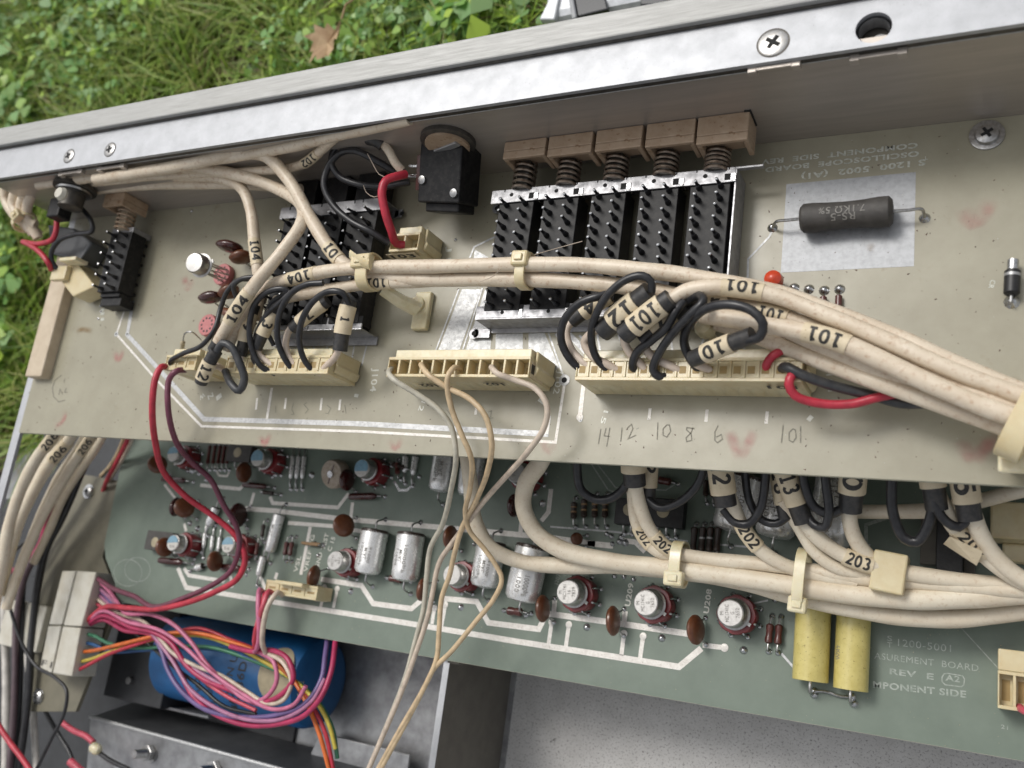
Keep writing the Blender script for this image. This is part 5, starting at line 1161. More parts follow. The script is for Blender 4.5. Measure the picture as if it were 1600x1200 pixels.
# sleeves, shrink and loops at J101
def sleeved(label, a, b_, r, text, shrinkA=.22, shrinkB=.22, core=None, group='marker sleeves above connector 101', th=.72, shift=0, flip=False, tw=.8, corer=.11, m='sleeve'):
    """cable end: shrink - marker sleeve - shrink, a->b reading direction; core: photo points of the thin cream conductor"""
    A_ = W(*a); B_ = W(*b_); L = (B_-A_).length; root = empty('cable_end', A_.lerp(B_,.5), label, 'cable end', group)
    mid = A_.lerp(B_,.5)+Vector((0,0,.05)); path = spline([A_,mid,B_],.08); n = len(path)
    i0, i1 = int(n*shrinkA), int(n*(1-shrinkB))
    if shrinkA: MB().tube(path[:i0+2],r*.86,16).build('shrink_tube','shrink',root)
    if shrinkB: MB().tube(path[i1-1:],r*.86,16).build('shrink_tube','shrink',root)
    o = MB().tube(path[i0:i1+1],r,18).build('marker_sleeve',m,root)
    if text: wrap_text(root, path[i0:i1+1], r, text, th, .04, tw, shift, o)
    if core: MB().tube(spline(P3(core)),corer,10).build('conductor','core_cream',root)
    return root
def loop(label, pts, r=.085, m='wire_black', g='black ground wires looped above connector 101', z=None): return wire('ground_wire',label,'wire',pts,r,m,g)
zc = 1.25
sleeved('cable end marked 12 in a fat beige sleeve over connector 101',(1016,456,2.7),(941,518,2.2),.34,'12',.26,.26,core=[(950,510,2.2),(925,520,1.9),(913,535,1.7),(924,555,1.6),(950,570,1.5),(978,584,zc)])
sleeved('cable end marked 101 in a curved beige sleeve over connector 101',(1048,466,2.75),(974,524,2.4),.30,'101',.18,.26,core=[(982,512,2.3),(975,530,2.0),(983,550,1.7),(1000,568,1.5),(1016,584,zc)])
sleeved('cable end with dark shrink tube partly behind the 101 sleeve',(1072,478,2.1),(1004,532,1.9),.28,'7',.25,.3,core=[(1012,520,1.9),(1006,536,1.8),(1018,556,1.6),(1048,572,1.5),(1072,584,zc)])
sleeved('leftmost cable end over connector 101, beige sleeve tucked behind the black loops',(952,462,1.7),(893,502,1.6),.24,'14',.05,.35,core=[(898,498,1.6),(885,515,1.6),(892,545,1.5),(914,568,1.4),(936,584,zc)])
sleeved('cable end marked 10 pointing down left beside the single high black loop',(1176,524,2.6),(1082,561,1.9),.25,'10',.34,.24,core=[(1090,556,1.9),(1084,566,1.7),(1100,574,1.5),(1124,585,zc)])
sleeved('small beige sleeve marked 4 wedged among the shrink tubes',(1138,468,2.0),(1062,486,2.0),.20,'4',.05,.5)
loop('leftmost black loop rising from connector 101',[(914,583,zc),(890,560,1.6),(877,530,2.0),(882,500,2.3),(905,474,2.5),(938,462,2.5),(956,458,2.3)],.11)
loop('tall black loop arching over the 12 sleeve',[(957,584,zc),(933,560,1.7),(924,525,2.2),(932,490,2.7),(952,458,3.0),(980,436,3.1),(1004,431,3.1),(1017,440,3.0),(1018,456,2.8)],.105)
loop('black wire leaning right from connector 101 below the curved 101 sleeve',[(1002,584,zc),(989,574,1.5),(995,552,1.8),(1018,532,2.1),(1042,510,2.4),(1056,485,2.6),(1068,472,2.5)],.115)
loop('black wire bent sharply at connector 101, leaning to the right',[(1048,584,zc),(1030,588,1.5),(1021,578,1.6),(1030,552,1.9),(1052,520,2.3),(1078,492,2.7),(1098,472,2.8),(1092,462,2.6),(1068,474,2.3)],.115)
loop('single high black loop at the right, reaching the 10 sleeve',[(1100,586,zc),(1080,562,1.6),(1069,535,1.9),(1078,505,2.4),(1105,482,2.9),(1140,476,3.1),(1175,486,3.1),(1192,506,3.0),(1187,526,2.8),(1168,532,2.6)],.115)
wire('power_wire','red wire rising from connector 101 under the cream bundle','wire',[(1199,583,zc),(1198,570,1.5),(1208,556,1.6),(1228,546,1.5),(1260,538,1.3)],.11,'wire_red')
wire('power_wire','red wire dipping below connector 101 then running right','wire',[(1252,583,zc),(1238,585,1.6),(1233,600,1.6),(1243,618,1.4),(1280,630,1.2),(1330,631,1.1),(1375,620,1.1),(1420,613,1.0),(1470,618,1.0)],.115,'wire_red')
wire('power_wire','dark grey wire running right from connector 101 beside the red one','wire',[(1220,580,zc),(1228,573,1.6),(1250,584,1.6),(1300,602,1.3),(1360,617,1.0),(1410,630,.9),(1460,628,.9),(1500,618,1.0)],.125,'wire_grey')
# J104 group
G4 = 'marker sleeves above the left connector'; L4 = 'black ground wires looped above the left connector'
sleeved('cable end marked 1 in an upright beige sleeve over the left connector',(546,470,2.1),(531,548,1.8),.27,'1',.12,.36,core=[(533,540,1.8),(522,560,1.6),(508,574,1.4),(499,584,zc)],group=G4,tw=.2,th=.5)
sleeved('cable end with a beige sleeve second from right over the left connector',(512,470,1.9),(457,513,1.8),.23,'7',.12,.24,core=[(462,505,1.8),(450,520,1.7),(447,545,1.6),(458,566,1.4),(478,582,zc)],group=G4)
sleeved('cable end marked 3 leaning left over the left connector',(440,468,1.9),(400,544,1.7),.24,'3',.30,.30,core=[(404,538,1.7),(404,552,1.6),(422,568,1.4),(446,583,zc)],group=G4,tw=.3)
sleeved('cable end marked 9 half hidden by black loops over the left connector',(398,476,1.8),(376,556,1.6),.23,'9',.2,.3,core=[(378,548,1.6),(380,562,1.4),(398,582,zc)],group=G4,tw=.3)
sleeved('cable end marked 12 pointing down beside the red and maroon wires',(338,548,2.2),(314,598,1.9),.25,'12',.32,.16,core=[(330,574,1.8),(340,572,1.6),(352,580,zc)],group=G4,shift=0)
loop('rightmost black loop over the left connector, beside the sleeve marked 1',[(495,584,zc),(478,566,1.6),(468,535,2.0),(472,500,2.4),(490,470,2.6),(515,455,2.7),(535,458,2.6),(545,474,2.3)],.10,g=L4)
loop('second black loop from the right over the left connector',[(463,583,zc),(446,562,1.6),(434,530,2.0),(437,490,2.3),(455,458,2.6),(480,444,2.7),(505,442,2.6)],.10,g=L4)
loop('third black loop from the right over the left connector',[(431,584,zc),(408,572,1.6),(394,545,1.9),(390,510,2.2),(398,475,2.4),(420,455,2.5),(445,452,2.4),(455,462,2.2)],.10,g=L4)
loop('black loop left of the others, close to the sleeve marked 9',[(412,582,zc),(396,560,1.5),(402,520,1.9),(418,490,2.1),(440,470,2.3),(455,455,2.3)],.09,g=L4)
loop('flat grey-black loop hanging beside the sleeve marked 12',[(338,552,2.2),(348,536,2.3),(362,542,2.2),(374,566,2.0),(382,592,1.8),(374,610,1.7),(360,598,1.7),(352,580,1.5)],.13,'wire_grey',g=L4)
loop('black wire from the small left connector up behind the 104 cable',[(272,576,zc),(266,566,1.5),(285,553,1.7),(315,540,1.9),(335,515,2.0),(345,480,2.0),(355,455,2.1),(372,438,2.1),(395,436,1.9)],.085,g=L4)
loop('black wire curling around the brown beads beside the 104 cable',[(400,508,1.3),(385,495,1.6),(372,470,2.0),(365,448,2.3),(378,436,2.4),(398,433,2.3)],.085,g=L4)
loop('black wire tangled between the leaning sleeves at left',[(428,540,1.4),(415,510,1.8),(420,480,2.0),(440,462,2.1),(470,450,2.0)],.08,g=L4)
# red and maroon wires
wire('supply_wire','long red wire falling from the small left connector across both boards','wire',[(264,574,zc),(252,574,1.7),(243,592,1.8),(238,640,1.6),(243,695,.6),(258,740,-1.0),(290,775,-2.0),(335,808,-3.0),(370,840,-3.6),(383,872,-3.9),(372,903,-4.0),(335,925,-4.0),(290,942,-4.0),(240,952,-4.4),(200,950,-4.8),(163,949,-5.2),(134,972,-5.6)],.115,'wire_red')
wire('supply_wire','long maroon wire falling beside the red one from the small left connector','wire',[(290,578,zc),(276,580,1.7),(265,592,1.7),(263,640,1.5),(275,690,.5),(300,722,-.8),(330,750,-1.8),(350,790,-2.6),(368,820,-3.2),(374,850,-3.6),(362,890,-3.9),(330,915,-4.1),(285,935,-4.1),(240,948,-4.4),(210,932,-4.8),(178,920,-5.2),(150,902,-5.5)],.105,'wire_maroon')
# four wires from connector 102
G2 = 'thin wires from connector 102'
wire('thin_wire','pearl grey wire from the left end of connector 102, falling off the picture','wire',[(612,575,1.25),(608,584,1.7),(620,596,1.8),(652,616,1.5),(685,640,1.2),(705,668,1.0),(712,710,.7),(705,765,-.6),(692,818,-1.8),(672,858,-2.6),(666,905,-3.0),(662,950,-3.2),(648,1005,-3.4),(633,1060,-3.6),(610,1120,-3.8),(572,1210,-4)],.085,'wire_pearl',G2)
wire('thin_wire','tan wire from the middle left of connector 102 bulging to the right','wire',[(664,573,1.25),(658,570,1.6),(672,588,1.8),(700,606,1.6),(735,624,1.4),(758,650,1.3),(768,690,1.0),(762,735,.2),(745,780,-1.0),(722,825,-1.9),(710,865,-2.4),(702,900,-2.7),(690,935,-3.0),(686,985,-3.2),(682,1030,-3.3),(660,1080,-3.5),(634,1130,-3.8),(590,1210,-4)],.085,'wire_tan',G2)
wire('thin_wire','pinkish beige wire from the middle of connector 102 swinging out near the silver capacitors','wire',[(719,577,1.25),(710,574,1.6),(700,588,1.8),(700,612,1.6),(708,645,1.3),(722,680,1.1),(736,715,.7),(734,765,-.6),(727,800,-1.4),(734,830,-2.0),(757,858,-2.4),(776,885,-2.7),(784,905,-2.8),(772,935,-3.0),(740,975,-3.1),(705,1018,-3.2),(678,1045,-3.4),(660,1080,-3.5),(625,1140,-3.8),(583,1215,-4)],.082,'wire_tan',G2)
wv = wire('thin_wire','white wire with a violet stripe from the right of connector 102','wire',[(774,577,1.25),(768,574,1.6),(778,584,1.8),(805,594,1.6),(838,608,1.5),(855,635,1.4),(850,668,1.2),(825,705,.8),(790,745,-.2),(755,785,-1.2),(728,820,-2.0),(705,850,-2.5),(686,880,-2.8),(676,925,-3.0),(668,965,-3.1),(650,1020,-3.3),(628,1080,-3.5),(598,1150,-3.8),(570,1215,-4)],.085,'wire_beige',G2)
# lower-right cables
G6 = 'cream cables of the lower bundle'
def lcable(label, pts, r=.24): return cable(label, pts, r, 'cable_ivory', G6)
k1 = lcable('thick cream cable bending out from under the pale board then running right along the top',[(860,690,-1.6),(845,722,-1.9),(822,755,-2.4),(818,795,-2.9),(838,833,-3.2),(880,860,-3.4),(950,877,-3.5),(1030,886,-3.5),(1120,897,-3.5),(1220,912,-3.5),(1320,928,-3.5),(1420,936,-3.5),(1520,932,-3.5),(1680,922,-3.4)],.30)
k2 = lcable('thick cream cable starting among the thin wires and running right along the bottom',[(728,700,-2.0),(736,755,-2.5),(742,815,-3.2),(765,855,-3.7),(810,877,-3.9),(880,884,-3.9),(960,884,-3.9),(1060,893,-4.0),(1150,908,-4.1),(1230,928,-4.1),(1310,946,-4.1),(1400,962,-4.1),(1500,966,-4.1),(1600,955,-4.1),(1680,945,-4)],.27)
k3 = lcable('cream cable marked 202 behind the first nylon tie, upper strand',[(980,700,-1.5),(990,740,-1.8),(999,785,-2.3),(1015,825,-2.8),(1045,858,-3.2),(1100,872,-3.4),(1180,880,-3.4),(1270,892,-3.4),(1360,905,-3.4),(1450,912,-3.4),(1560,920,-3.3),(1680,926,-3.3)],.22)
sleeve_on(k3,(1022,832),(1050,860),'202',bold=.04,th=.6)
k4 = lcable('cream cable marked 202 behind the first nylon tie, left strand',[(985,720,-1.9),(990,775,-2.6),(995,815,-3.0),(1008,842,-3.2),(1030,862,-3.3),(1060,870,-3.5),(1130,876,-3.6),(1200,884,-3.7),(1300,905,-3.7)],.21)
sleeve_on(k4,(994,822),(1018,858),'202',bold=.04,th=.6)
k5 = lcable('cream cable marked 202 falling from the black collar left of centre',[(1120,710,-1.5),(1132,755,-1.9),(1148,795,-2.4),(1165,830,-2.7),(1190,860,-3.0),(1220,880,-3.2),(1260,895,-3.4),(1340,910,-3.5)],.22)
sleeve_on(k5,(1155,815),(1185,858),'202',bold=.05,th=.7)
k6 = lcable('cream cable marked 203 entering the square nylon clip',[(1232,760,-1.9),(1256,812,-2.4),(1285,845,-2.7),(1320,868,-2.9),(1365,884,-3.0),(1420,896,-3.2),(1500,908,-3.3),(1640,920,-3.3)],.23)
sleeve_on(k6,(1322,868),(1368,885),'203',bold=.05,th=.7)
k6b = lcable('cream cable just left of the one marked 203',[(1222,780,-2.3),(1248,825,-2.8),(1272,862,-3.0),(1310,888,-3.2),(1370,900,-3.4)],.19)
k7 = lcable('short cream cable dropping from a black collar into the square nylon clip',[(1328,760,-1.9),(1326,800,-2.4),(1332,832,-2.7),(1350,862,-3.0),(1380,885,-3.2),(1440,900,-3.4)],.22)
k8 = lcable('cream cable with a torn 202 sleeve at the right edge',[(1450,730,-1.4),(1468,780,-1.8),(1490,820,-2.2),(1520,850,-2.5),(1560,885,-2.8),(1600,910,-3.0),(1680,945,-3)],.22)
s8 = sleeve_on(k8,(1496,826),(1540,866),'202',bold=.04,th=.6)
p = W(1475,846,-2.2); q = W(1530,885,-2.4); b = MB(); b.add([W(1484,838,-2.1),W(1536,862,-2.1),W(1526,884,-2.6),W(1474,850,-2.7)],[(0,1,2,3)]); b.add([W(1484,838,-2.13),W(1536,862,-2.13),W(1526,884,-2.63),W(1474,850,-2.73)],[(3,2,1,0)]); b.build('torn_flap','sleeve',k8,smooth=False)
k9 = lcable('cream cable falling from the sleeve marked 5',[(1508,760,-1.5),(1518,800,-1.9),(1535,840,-2.3),(1558,872,-2.6),(1600,905,-2.8),(1680,935,-2.9)],.235)
k10 = lcable('cream cable running level behind the black loops at right',[(1325,800,-3.2),(1400,800,-3.1),(1460,797,-3.0),(1520,785,-2.9),(1600,765,-2.7),(1680,750,-2.6)],.21)
def collar(label, a, b_, r, text, sh=(0,.3), g='sleeved cable ends under the pale board', **k): return sleeved(label,a,b_,r,text,sh[0],sh[1],group=g,m='sleeve',**k)
collar('first cream sleeve with a black collar peeking from under the pale board',(990,700,-1.4),(992,758,-1.8),.38,None,(0,.36))
collar('cream sleeve marked 2 beside the first black collar',(1018,700,-2.2),(1012,788,-2.6),.26,'2',(0,.3))
collar('beige sleeve marked 12 with a black collar under the pale board',(1122,704,-1.5),(1134,790,-2.0),.36,'12',(0,.26),tw=.5)
collar('narrow beige sleeve marked 16 left of the one marked 13',(1212,720,-2.2),(1228,810,-2.6),.24,'16',(0,.3),tw=.5)
collar('beige sleeve marked 13 with a black collar',(1222,722,-1.7),(1256,816,-2.3),.31,'13',(0,.33),tw=.42)
collar('beige sleeve marked 0 with a wide black collar',(1338,700,-1.5),(1328,798,-2.2),.36,'20',(0,.30),tw=.95)
collar('split cream sleeve with black collar left of the one marked 5',(1450,708,-1.4),(1464,796,-1.8),.32,None,(0,.42))
collar('beige sleeve marked 5 with a black collar at the right',(1498,704,-1.4),(1516,812,-1.9),.34,'15',(0,.28),tw=.98)
GL = 'black wire loops hanging below the pale board'
def hl(label, pts, r=.12): return loop(label, pts, r, 'wire_black', GL)
hl('leftmost black loop hanging below the pale board',[(905,690,-1.4),(902,735,-1.9),(908,765,-2.2),(930,780,-2.4),(955,778,-2.4),(975,762,-2.3),(984,745,-2.1)],.135)
hl('wide black loop running from the 12 sleeve to the first collar',[(1100,700,-1.4),(1098,740,-1.8),(1082,768,-2.1),(1055,788,-2.3),(1030,793,-2.4),(1012,780,-2.4)],.125)
hl('black loop left of the sleeve marked 16',[(1165,700,-1.8),(1165,745,-2.1),(1172,785,-2.4),(1190,812,-2.6),(1212,818,-2.6),(1232,806,-2.5)],.115)
hl('black loop crossing in front of the 12 sleeve collar',[(1198,700,-1.6),(1196,750,-1.9),(1188,795,-2.2),(1170,818,-2.4),(1148,816,-2.4),(1130,795,-2.3)],.125)
hl('black loop between the sleeves marked 13 and 0',[(1252,700,-1.5),(1258,760,-1.7),(1272,792,-1.9),(1295,803,-2.0),(1315,795,-2.1),(1328,785,-2.1)],.125)
hl('upright black loop beside the sleeve marked 13',[(1286,700,-1.5),(1291,760,-1.7),(1295,800,-1.9),(1288,824,-2.1),(1272,820,-2.2),(1262,808,-2.2)],.125)
hl('deepest black loop hanging right of the square nylon clip',[(1403,700,-1.4),(1393,760,-1.8),(1396,805,-2.1),(1412,840,-2.3),(1432,846,-2.3),(1450,820,-2.1),(1458,790,-1.9)],.14)
hl('black loop joining the two rightmost collars',[(1452,740,-1.5),(1462,790,-1.6),(1478,815,-1.8),(1498,824,-1.9),(1512,810,-1.9)],.125)
tie((1062,882,-3.5),(10,1),.62,.50,'clear nylon tie with a square head around the lower bundle, left one',.34,(-.45,.46),m='nylon_clear')
tie((1253,905,-3.5),(10,1.5),.80,.52,'clear nylon tie with its head hanging above the yellow capacitor',.30,(-.72,.28),m='nylon_clear')
cc = empty('cable_clip', W(1392,895,-3.4), 'square translucent nylon clip around the upper strands of the lower bundle', 'clip')
M_ = frame(W(1390,894,-2.95),W(1400,896,-2.95)-W(1390,894,-2.95)); MB().box((-.44,-.54,-.75),(.40,.52,.12),M_).build('body','nylon',cc,smooth=False,bevel=.05)
nb = empty('nylon_bracket', W(1560,790,-3.6), 'translucent nylon bracket in the shade behind the sleeve marked 5', 'bracket')
P0 = W(1548,780,-3.4); MB().box((P0.x,P0.y-.9,-5.4),(P0.x+1.0,P0.y+.1,-4.2)).box((P0.x+.3,P0.y-1.4,-5.55),(P0.x+1.1,P0.y-.9,-5.0)).build('body','nylon',nb,smooth=False,bevel=.06)
cm = empty('glass_diode', W(1384,968,ZB), 'pale flat tab glimpsed under the lower cream cable', 'tab'); A_=W(1368,962,ZB+.06); B_=W(1400,970,ZB+.06); MB().box((A_.x,B_.y,ZB+.01),(B_.x,A_.y,ZB+.06)).build('tab','nylon_white',cm,smooth=False)
cm.name = 'board_tab'
# 206 cables at the left
G3 = 'cream cables marked 206 at the left'
for i,(lb,pts,r,sl) in enumerate((
 ('outermost cream cable marked 20 curving down the left chassis wall',[(100,650,-1.5),(84,682,-1.6),(58,715,-1.8),(34,760,-2.0),(16,815,-2.2),(4,880,-2.5),(-12,960,-3)],.26,((70,702),(90,672),'206')),
 ('second cream cable marked 206 curving down at the left',[(128,655,-2.4),(104,694,-2.5),(78,724,-2.7),(52,768,-3.0),(30,815,-3.2),(10,870,-3.5),(-10,930,-3.8)],.27,((84,718),(108,690),'206')),
 ('third cream cable marked 206 nearest the green board',[(165,650,-3.2),(140,688,-3.3),(112,728,-3.5),(84,775,-3.8),(58,825,-4.0),(34,880,-4.2),(10,950,-4.4)],.24,((125,710),(146,680),'206')),
 ('cream cable without marking between the 206 cables, left',[(112,650,-3.2),(88,700,-3.3),(60,745,-3.5),(36,800,-3.8),(18,860,-4.1),(0,930,-4.4)],.22,None),
 ('cream cable without marking between the 206 cables, middle',[(145,660,-4.0),(120,705,-4.1),(92,745,-4.3),(66,800,-4.6),(44,855,-4.8),(22,915,-5.0)],.22,None),
 ('innermost plain cream cable beside the olive bracket',[(178,650,-4.4),(150,700,-4.5),(122,740,-4.7),(98,780,-5.0),(76,830,-5.2),(52,880,-5.4)],.20,None))):
    kx = cable(lb,pts,r,'cable_ivory',G3)
    if sl: sleeve_on(kx,sl[0],sl[1],sl[2],scale=1.07,bold=.03,th=.6)
G7 = 'dark wires running down the left side'
for i,(lb,pts,r,m) in enumerate((
 ('thick black wire running down behind the cream cables at left',[(150,690,-5.3),(125,745,-5.3),(108,785,-5.4),(92,820,-5.6),(72,860,-5.8),(58,920,-6.0),(50,990,-6.1),(46,1060,-6.2),(40,1120,-6.3),(28,1210,-6.4)],.17,'wire_black'),
 ('black wire beside the crimson one behind the cream cables',[(140,700,-5.7),(118,740,-5.7),(98,780,-5.8),(80,815,-5.9),(58,855,-6),(38,905,-6.0),(34,980,-6.1),(30,1100,-6.3),(20,1210,-6.4)],.13,'wire_black'),
 ('mauve grey wire running down at the far left',[(60,860,-5.6),(38,905,-5.7),(26,960,-5.8),(24,1050,-5.9),(20,1130,-6.0),(14,1210,-6.0)],.15,'wire_dusk'),
 ('crimson wire glimpsed behind the cream cables',[(100,745,-5.2),(88,778,-5.4),(74,810,-5.6),(62,850,-5.8),(40,880,-5.8),(0,900,-5.8),(-20,905,-5.8)],.12,'wire_crimson'),
 ('thin black wire wandering across the olive bracket',[(22,860,-4.6),(8,885,-4.6),(8,915,-4.6),(16,950,-4.8),(28,990,-5.0),(42,1020,-5.2),(58,1042,-5.3),(85,1058,-5.3),(104,1080,-5.3),(100,1115,-5.3),(80,1155,-5.3),(58,1200,-5.3),(50,1215,-5.3)],.075,'wire_black'),
 ('steel blue wire curling at the far left',[(48,840,-4.8),(22,862,-4.7),(8,890,-4.6),(0,915,-4.6),(-10,930,-4.6)],.09,'wire_grey'),
 ('red wire slanting down at the bottom left corner',[(-10,1120,-4.6),(12,1155,-4.6),(34,1185,-4.6),(55,1215,-4.6)],.12,'wire_red'),
 ('flat white wire running down the left chassis side',[(6,930,-6.5),(8,1000,-6.6),(10,1100,-6.7),(8,1215,-6.8)],.19,'wire_white'),
 ('white wire beneath the olive bracket at the bottom left',[(40,1000,-7.1),(46,1060,-7.0),(52,1120,-7.0),(58,1215,-7.0)],.16,'wire_white'),
 ('dark wire curving in the dark beside the metal box',[(70,1110,-7.6),(90,1145,-7.7),(110,1180,-7.7),(118,1215,-7.7)],.10,'wire_grey'),
 ('rose wire ending at the pale plug beside the metal box',[(96,1128,-7.0),(116,1142,-7.0),(134,1150,-7.0),(146,1160,-7.0)],.13,'wire_rose'),
 ('rose wire at the bottom edge below the pale plug',[(110,1190,-7.0),(122,1200,-7.0),(150,1225,-7.2)],.18,'wire_rose'),
 ('black wire leaving the pale plug beside the metal box',[(150,1172,-7.0),(172,1188,-7.0),(200,1202,-7.0),(230,1220,-7)],.10,'wire_black'))):
    wire('side_wire',lb,'wire',pts,r,m,G7)
pgc = W(151,1170,-6.9); pg = empty('wire_plug', pgc, 'pale rounded plug on wires beside the metal bracket box', 'plug'); MB().lathe([(.1,-.3),(.22,-.2),(.24,.1),(.15,.25),(.05,.28)],16,frame(W(150,1170,-6.9),W(160,1176,-6.9)-W(150,1170,-6.9)) @ RY(math.pi/2)).build('body','nylon_clear',pg)
for a,b_ in (((122,905,),(132,905)),):
    pass
wfl = empty('flat_sleeve', W(40,960,-5.5), 'pale flat sleeve around the wires at the left side', 'sleeve'); A_=W(2,935,-5.9); B_=W(50,1020,-5.9); MB().box((A_.x+.15,B_.y,-6.5),(B_.x-.1,A_.y,-6.15)).build('sheet','nylon_white',wfl,smooth=False,bevel=.05)
# white two-part ribbon connector at left
zc_ = -5.3
rc = empty('edge_connector', W(110,975,-6.4), 'off-white two-piece edge connector with many coloured wires at the lower left', 'connector')
def quad_prism(ps, z1, z0): P = [W(*p,z1) for p in ps]; return MB().prism([(p.x,p.y) for p in P],z0,z1)
quad_prism(((97,892),(118,892),(96,976),(76,976)),zc_,-6.5).build('housing','nylon_white',rc,smooth=False,bevel=.05)
quad_prism(((75,978),(95,978),(80,1052),(62,1044)),zc_,-6.5).build('housing','nylon_white',rc,smooth=False,bevel=.05)
quad_prism(((120,892),(150,894),(127,979),(99,977)),zc_+.05,-6.5).build('cover','nylon_white',rc,smooth=False,bevel=.05)
quad_prism(((98,979),(126,981),(112,1057),(82,1052)),zc_+.05,-6.5).build('cover','nylon_white',rc,smooth=False,bevel=.05)
flat_text(MB(),'F1',W(64,1040,zc_+.008),W(80,1044,zc_+.008),.26).build('printed_number','ink',rc,smooth=False)
for i in range(13):
    t_ = i/12; x = 149-t_*37; y = 903+t_*148; A_ = W(x,y,-5.8); MB().box((A_.x,A_.y-.06,-5.95),(A_.x+.34,A_.y+.06,-5.75)).build('contact','spring' if i%2 else 'tin',rc,smooth=False)
# coloured wires from it
G8 = 'coloured wires from the edge connector'
def cw(label, m, pts, r=.095):
    r *= .88; return wire('coloured_wire',label,'wire',pts,r,'wire_'+m,G8)
cw('magenta wire from the edge connector making a loop before the blue can','crimson',[(137,975,-5.7),(160,962,-5.3),(180,968,-5.1),(205,980,-5.0),(240,988,-5.0),(268,1005,-5.1),(292,1040,-5.2),(320,1062,-5.3),(370,1082,-5.3),(405,1098,-5.2),(440,1085,-5.0),(458,1060,-4.9),(450,1030,-4.9),(425,1016,-5.0),(395,1018,-5.1),(360,1010,-5.3)],.115)
cw('second crimson wire hugging the magenta one','crimson',[(136,978,-5.8),(162,968,-5.5),(195,985,-5.3),(235,992,-5.2),(262,1018,-5.3),(282,1052,-5.4),(300,1085,-5.4),(330,1112,-5.3),(380,1132,-5.2),(430,1132,-5.1),(475,1118,-5.0),(502,1088,-5.0),(517,1050,-5.2),(523,1010,-5.6),(526,985,-6.0)],.115)
cw('pink wire arching above the loop toward the blue can','pink',[(150,905,-5.7),(170,922,-5.5),(186,945,-5.2),(196,958,-5.0),(235,960,-4.9),(270,975,-4.9),(300,1005,-5.0),(325,1040,-5.1),(360,1075,-5.2),(390,1095,-5.2),(415,1090,-5.1),(432,1065,-5.0),(428,1035,-5.0),(405,1018,-5.1)],.10)
cw('mauve wire crossing low over the blue can','mauve',[(148,912,-5.8),(168,930,-5.6),(188,948,-5.4),(215,965,-5.3),(245,992,-5.3),(275,1025,-5.3),(320,1055,-5.3),(365,1080,-5.4),(400,1100,-5.4),(425,1098,-5.3)],.095)
cw('purple wire sagging below the blue can','purple',[(152,918,-5.9),(166,930,-5.7),(178,945,-5.6),(200,968,-5.6),(235,990,-5.5),(252,1015,-5.4),(262,1045,-5.4),(280,1075,-5.4),(315,1105,-5.3),(365,1120,-5.2),(430,1118,-5.1),(478,1098,-5.1),(502,1062,-5.3),(508,1025,-5.6),(512,995,-6.0)],.115)
cw('beige wire crossing the loops over the blue can','beige',[(148,932,-5.8),(168,948,-5.5),(190,960,-5.3),(225,972,-5.2),(248,995,-5.2),(270,1020,-5.2),(305,1040,-5.2),(345,1055,-5.2),(385,1080,-5.2),(420,1100,-5.1),(445,1092,-5.0),(455,1065,-4.9),(442,1035,-4.9),(420,1022,-5.0)],.09)
cw('orange wire running right then down to the bottom edge','orange',[(121,1019,-5.8),(145,1017,-5.5),(175,1010,-5.2),(215,1000,-5.1),(260,990,-5.3),(310,990,-5.5),(360,1003,-5.6),(410,1022,-5.6),(455,1058,-5.5),(482,1105,-5.5),(500,1150,-5.6),(516,1210,-5.8)],.095)
cw('red wire fanning with the orange one to the bottom edge','red',[(114,1052,-5.8),(140,1038,-5.4),(170,1022,-5.2),(215,1006,-5.2),(260,992,-5.4),(310,982,-5.6),(360,1000,-5.8),(405,1018,-5.8),(448,1052,-5.6),(485,1098,-5.6),(508,1145,-5.7),(522,1210,-5.9)],.09)
cw('yellow wire running right then down beside the green one','yellow',[(119,1035,-5.8),(140,1031,-5.5),(175,1018,-5.3),(220,1004,-5.3),(265,994,-5.5),(315,994,-5.7),(365,1010,-5.8),(415,1035,-5.7),(465,1068,-5.6),(498,1102,-5.6),(515,1135,-5.7),(524,1170,-5.9)],.09)
cw('green wire running right then down beside the yellow one','green',[(131,990,-5.8),(148,994,-5.6),(172,1006,-5.5),(210,1012,-5.5),(270,1010,-5.7),(330,1012,-5.8),(390,1030,-5.9),(440,1052,-5.8),(480,1078,-5.7),(503,1105,-5.7),(520,1140,-5.9),(527,1185,-6.1)],.09)
cw('blue wire slipping under the orange one','blue',[(126,1003,-5.8),(145,1007,-5.7),(175,1018,-5.7),(220,1016,-5.8),(300,1012,-5.9),(370,1022,-5.9),(420,1040,-5.9)],.085)
cw('black wire slanting across the blue can','black',[(150,942,-5.9),(180,965,-5.8),(225,1000,-5.8),(272,1042,-5.7),(312,1072,-5.6),(350,1103,-5.6),(400,1116,-5.6)],.085)
cw('short purple wire between the pink ones at the edge connector','purple',[(153,914,-6.0),(165,925,-5.9),(176,942,-5.8),(190,962,-5.8)],.10)
cw('pink wire rising over the magenta loop then joining it','pink',[(138,970,-5.6),(162,955,-5.1),(200,972,-4.8),(250,985,-4.8),(290,1012,-4.9),(330,1050,-5.0),(380,1085,-5.1),(425,1108,-5.0),(460,1100,-4.9),(478,1072,-4.8)],.09)
cw('mauve wire twisting round the crimson one below the blue can','mauve',[(150,925,-5.8),(185,955,-5.5),(232,985,-5.2),(268,1030,-5.2),(296,1075,-5.2),(335,1105,-5.1),(390,1125,-5.0),(445,1122,-5.0),(488,1095,-5.0),(508,1060,-5.1)],.09)
cw('rose wire lying under the beige one over the blue can','rose',[(146,940,-5.8),(180,962,-5.5),(225,985,-5.4),(262,1005,-5.4),(300,1048,-5.4),(350,1085,-5.4),(400,1110,-5.4)],.09)
G9='pink wires of the amber connector'
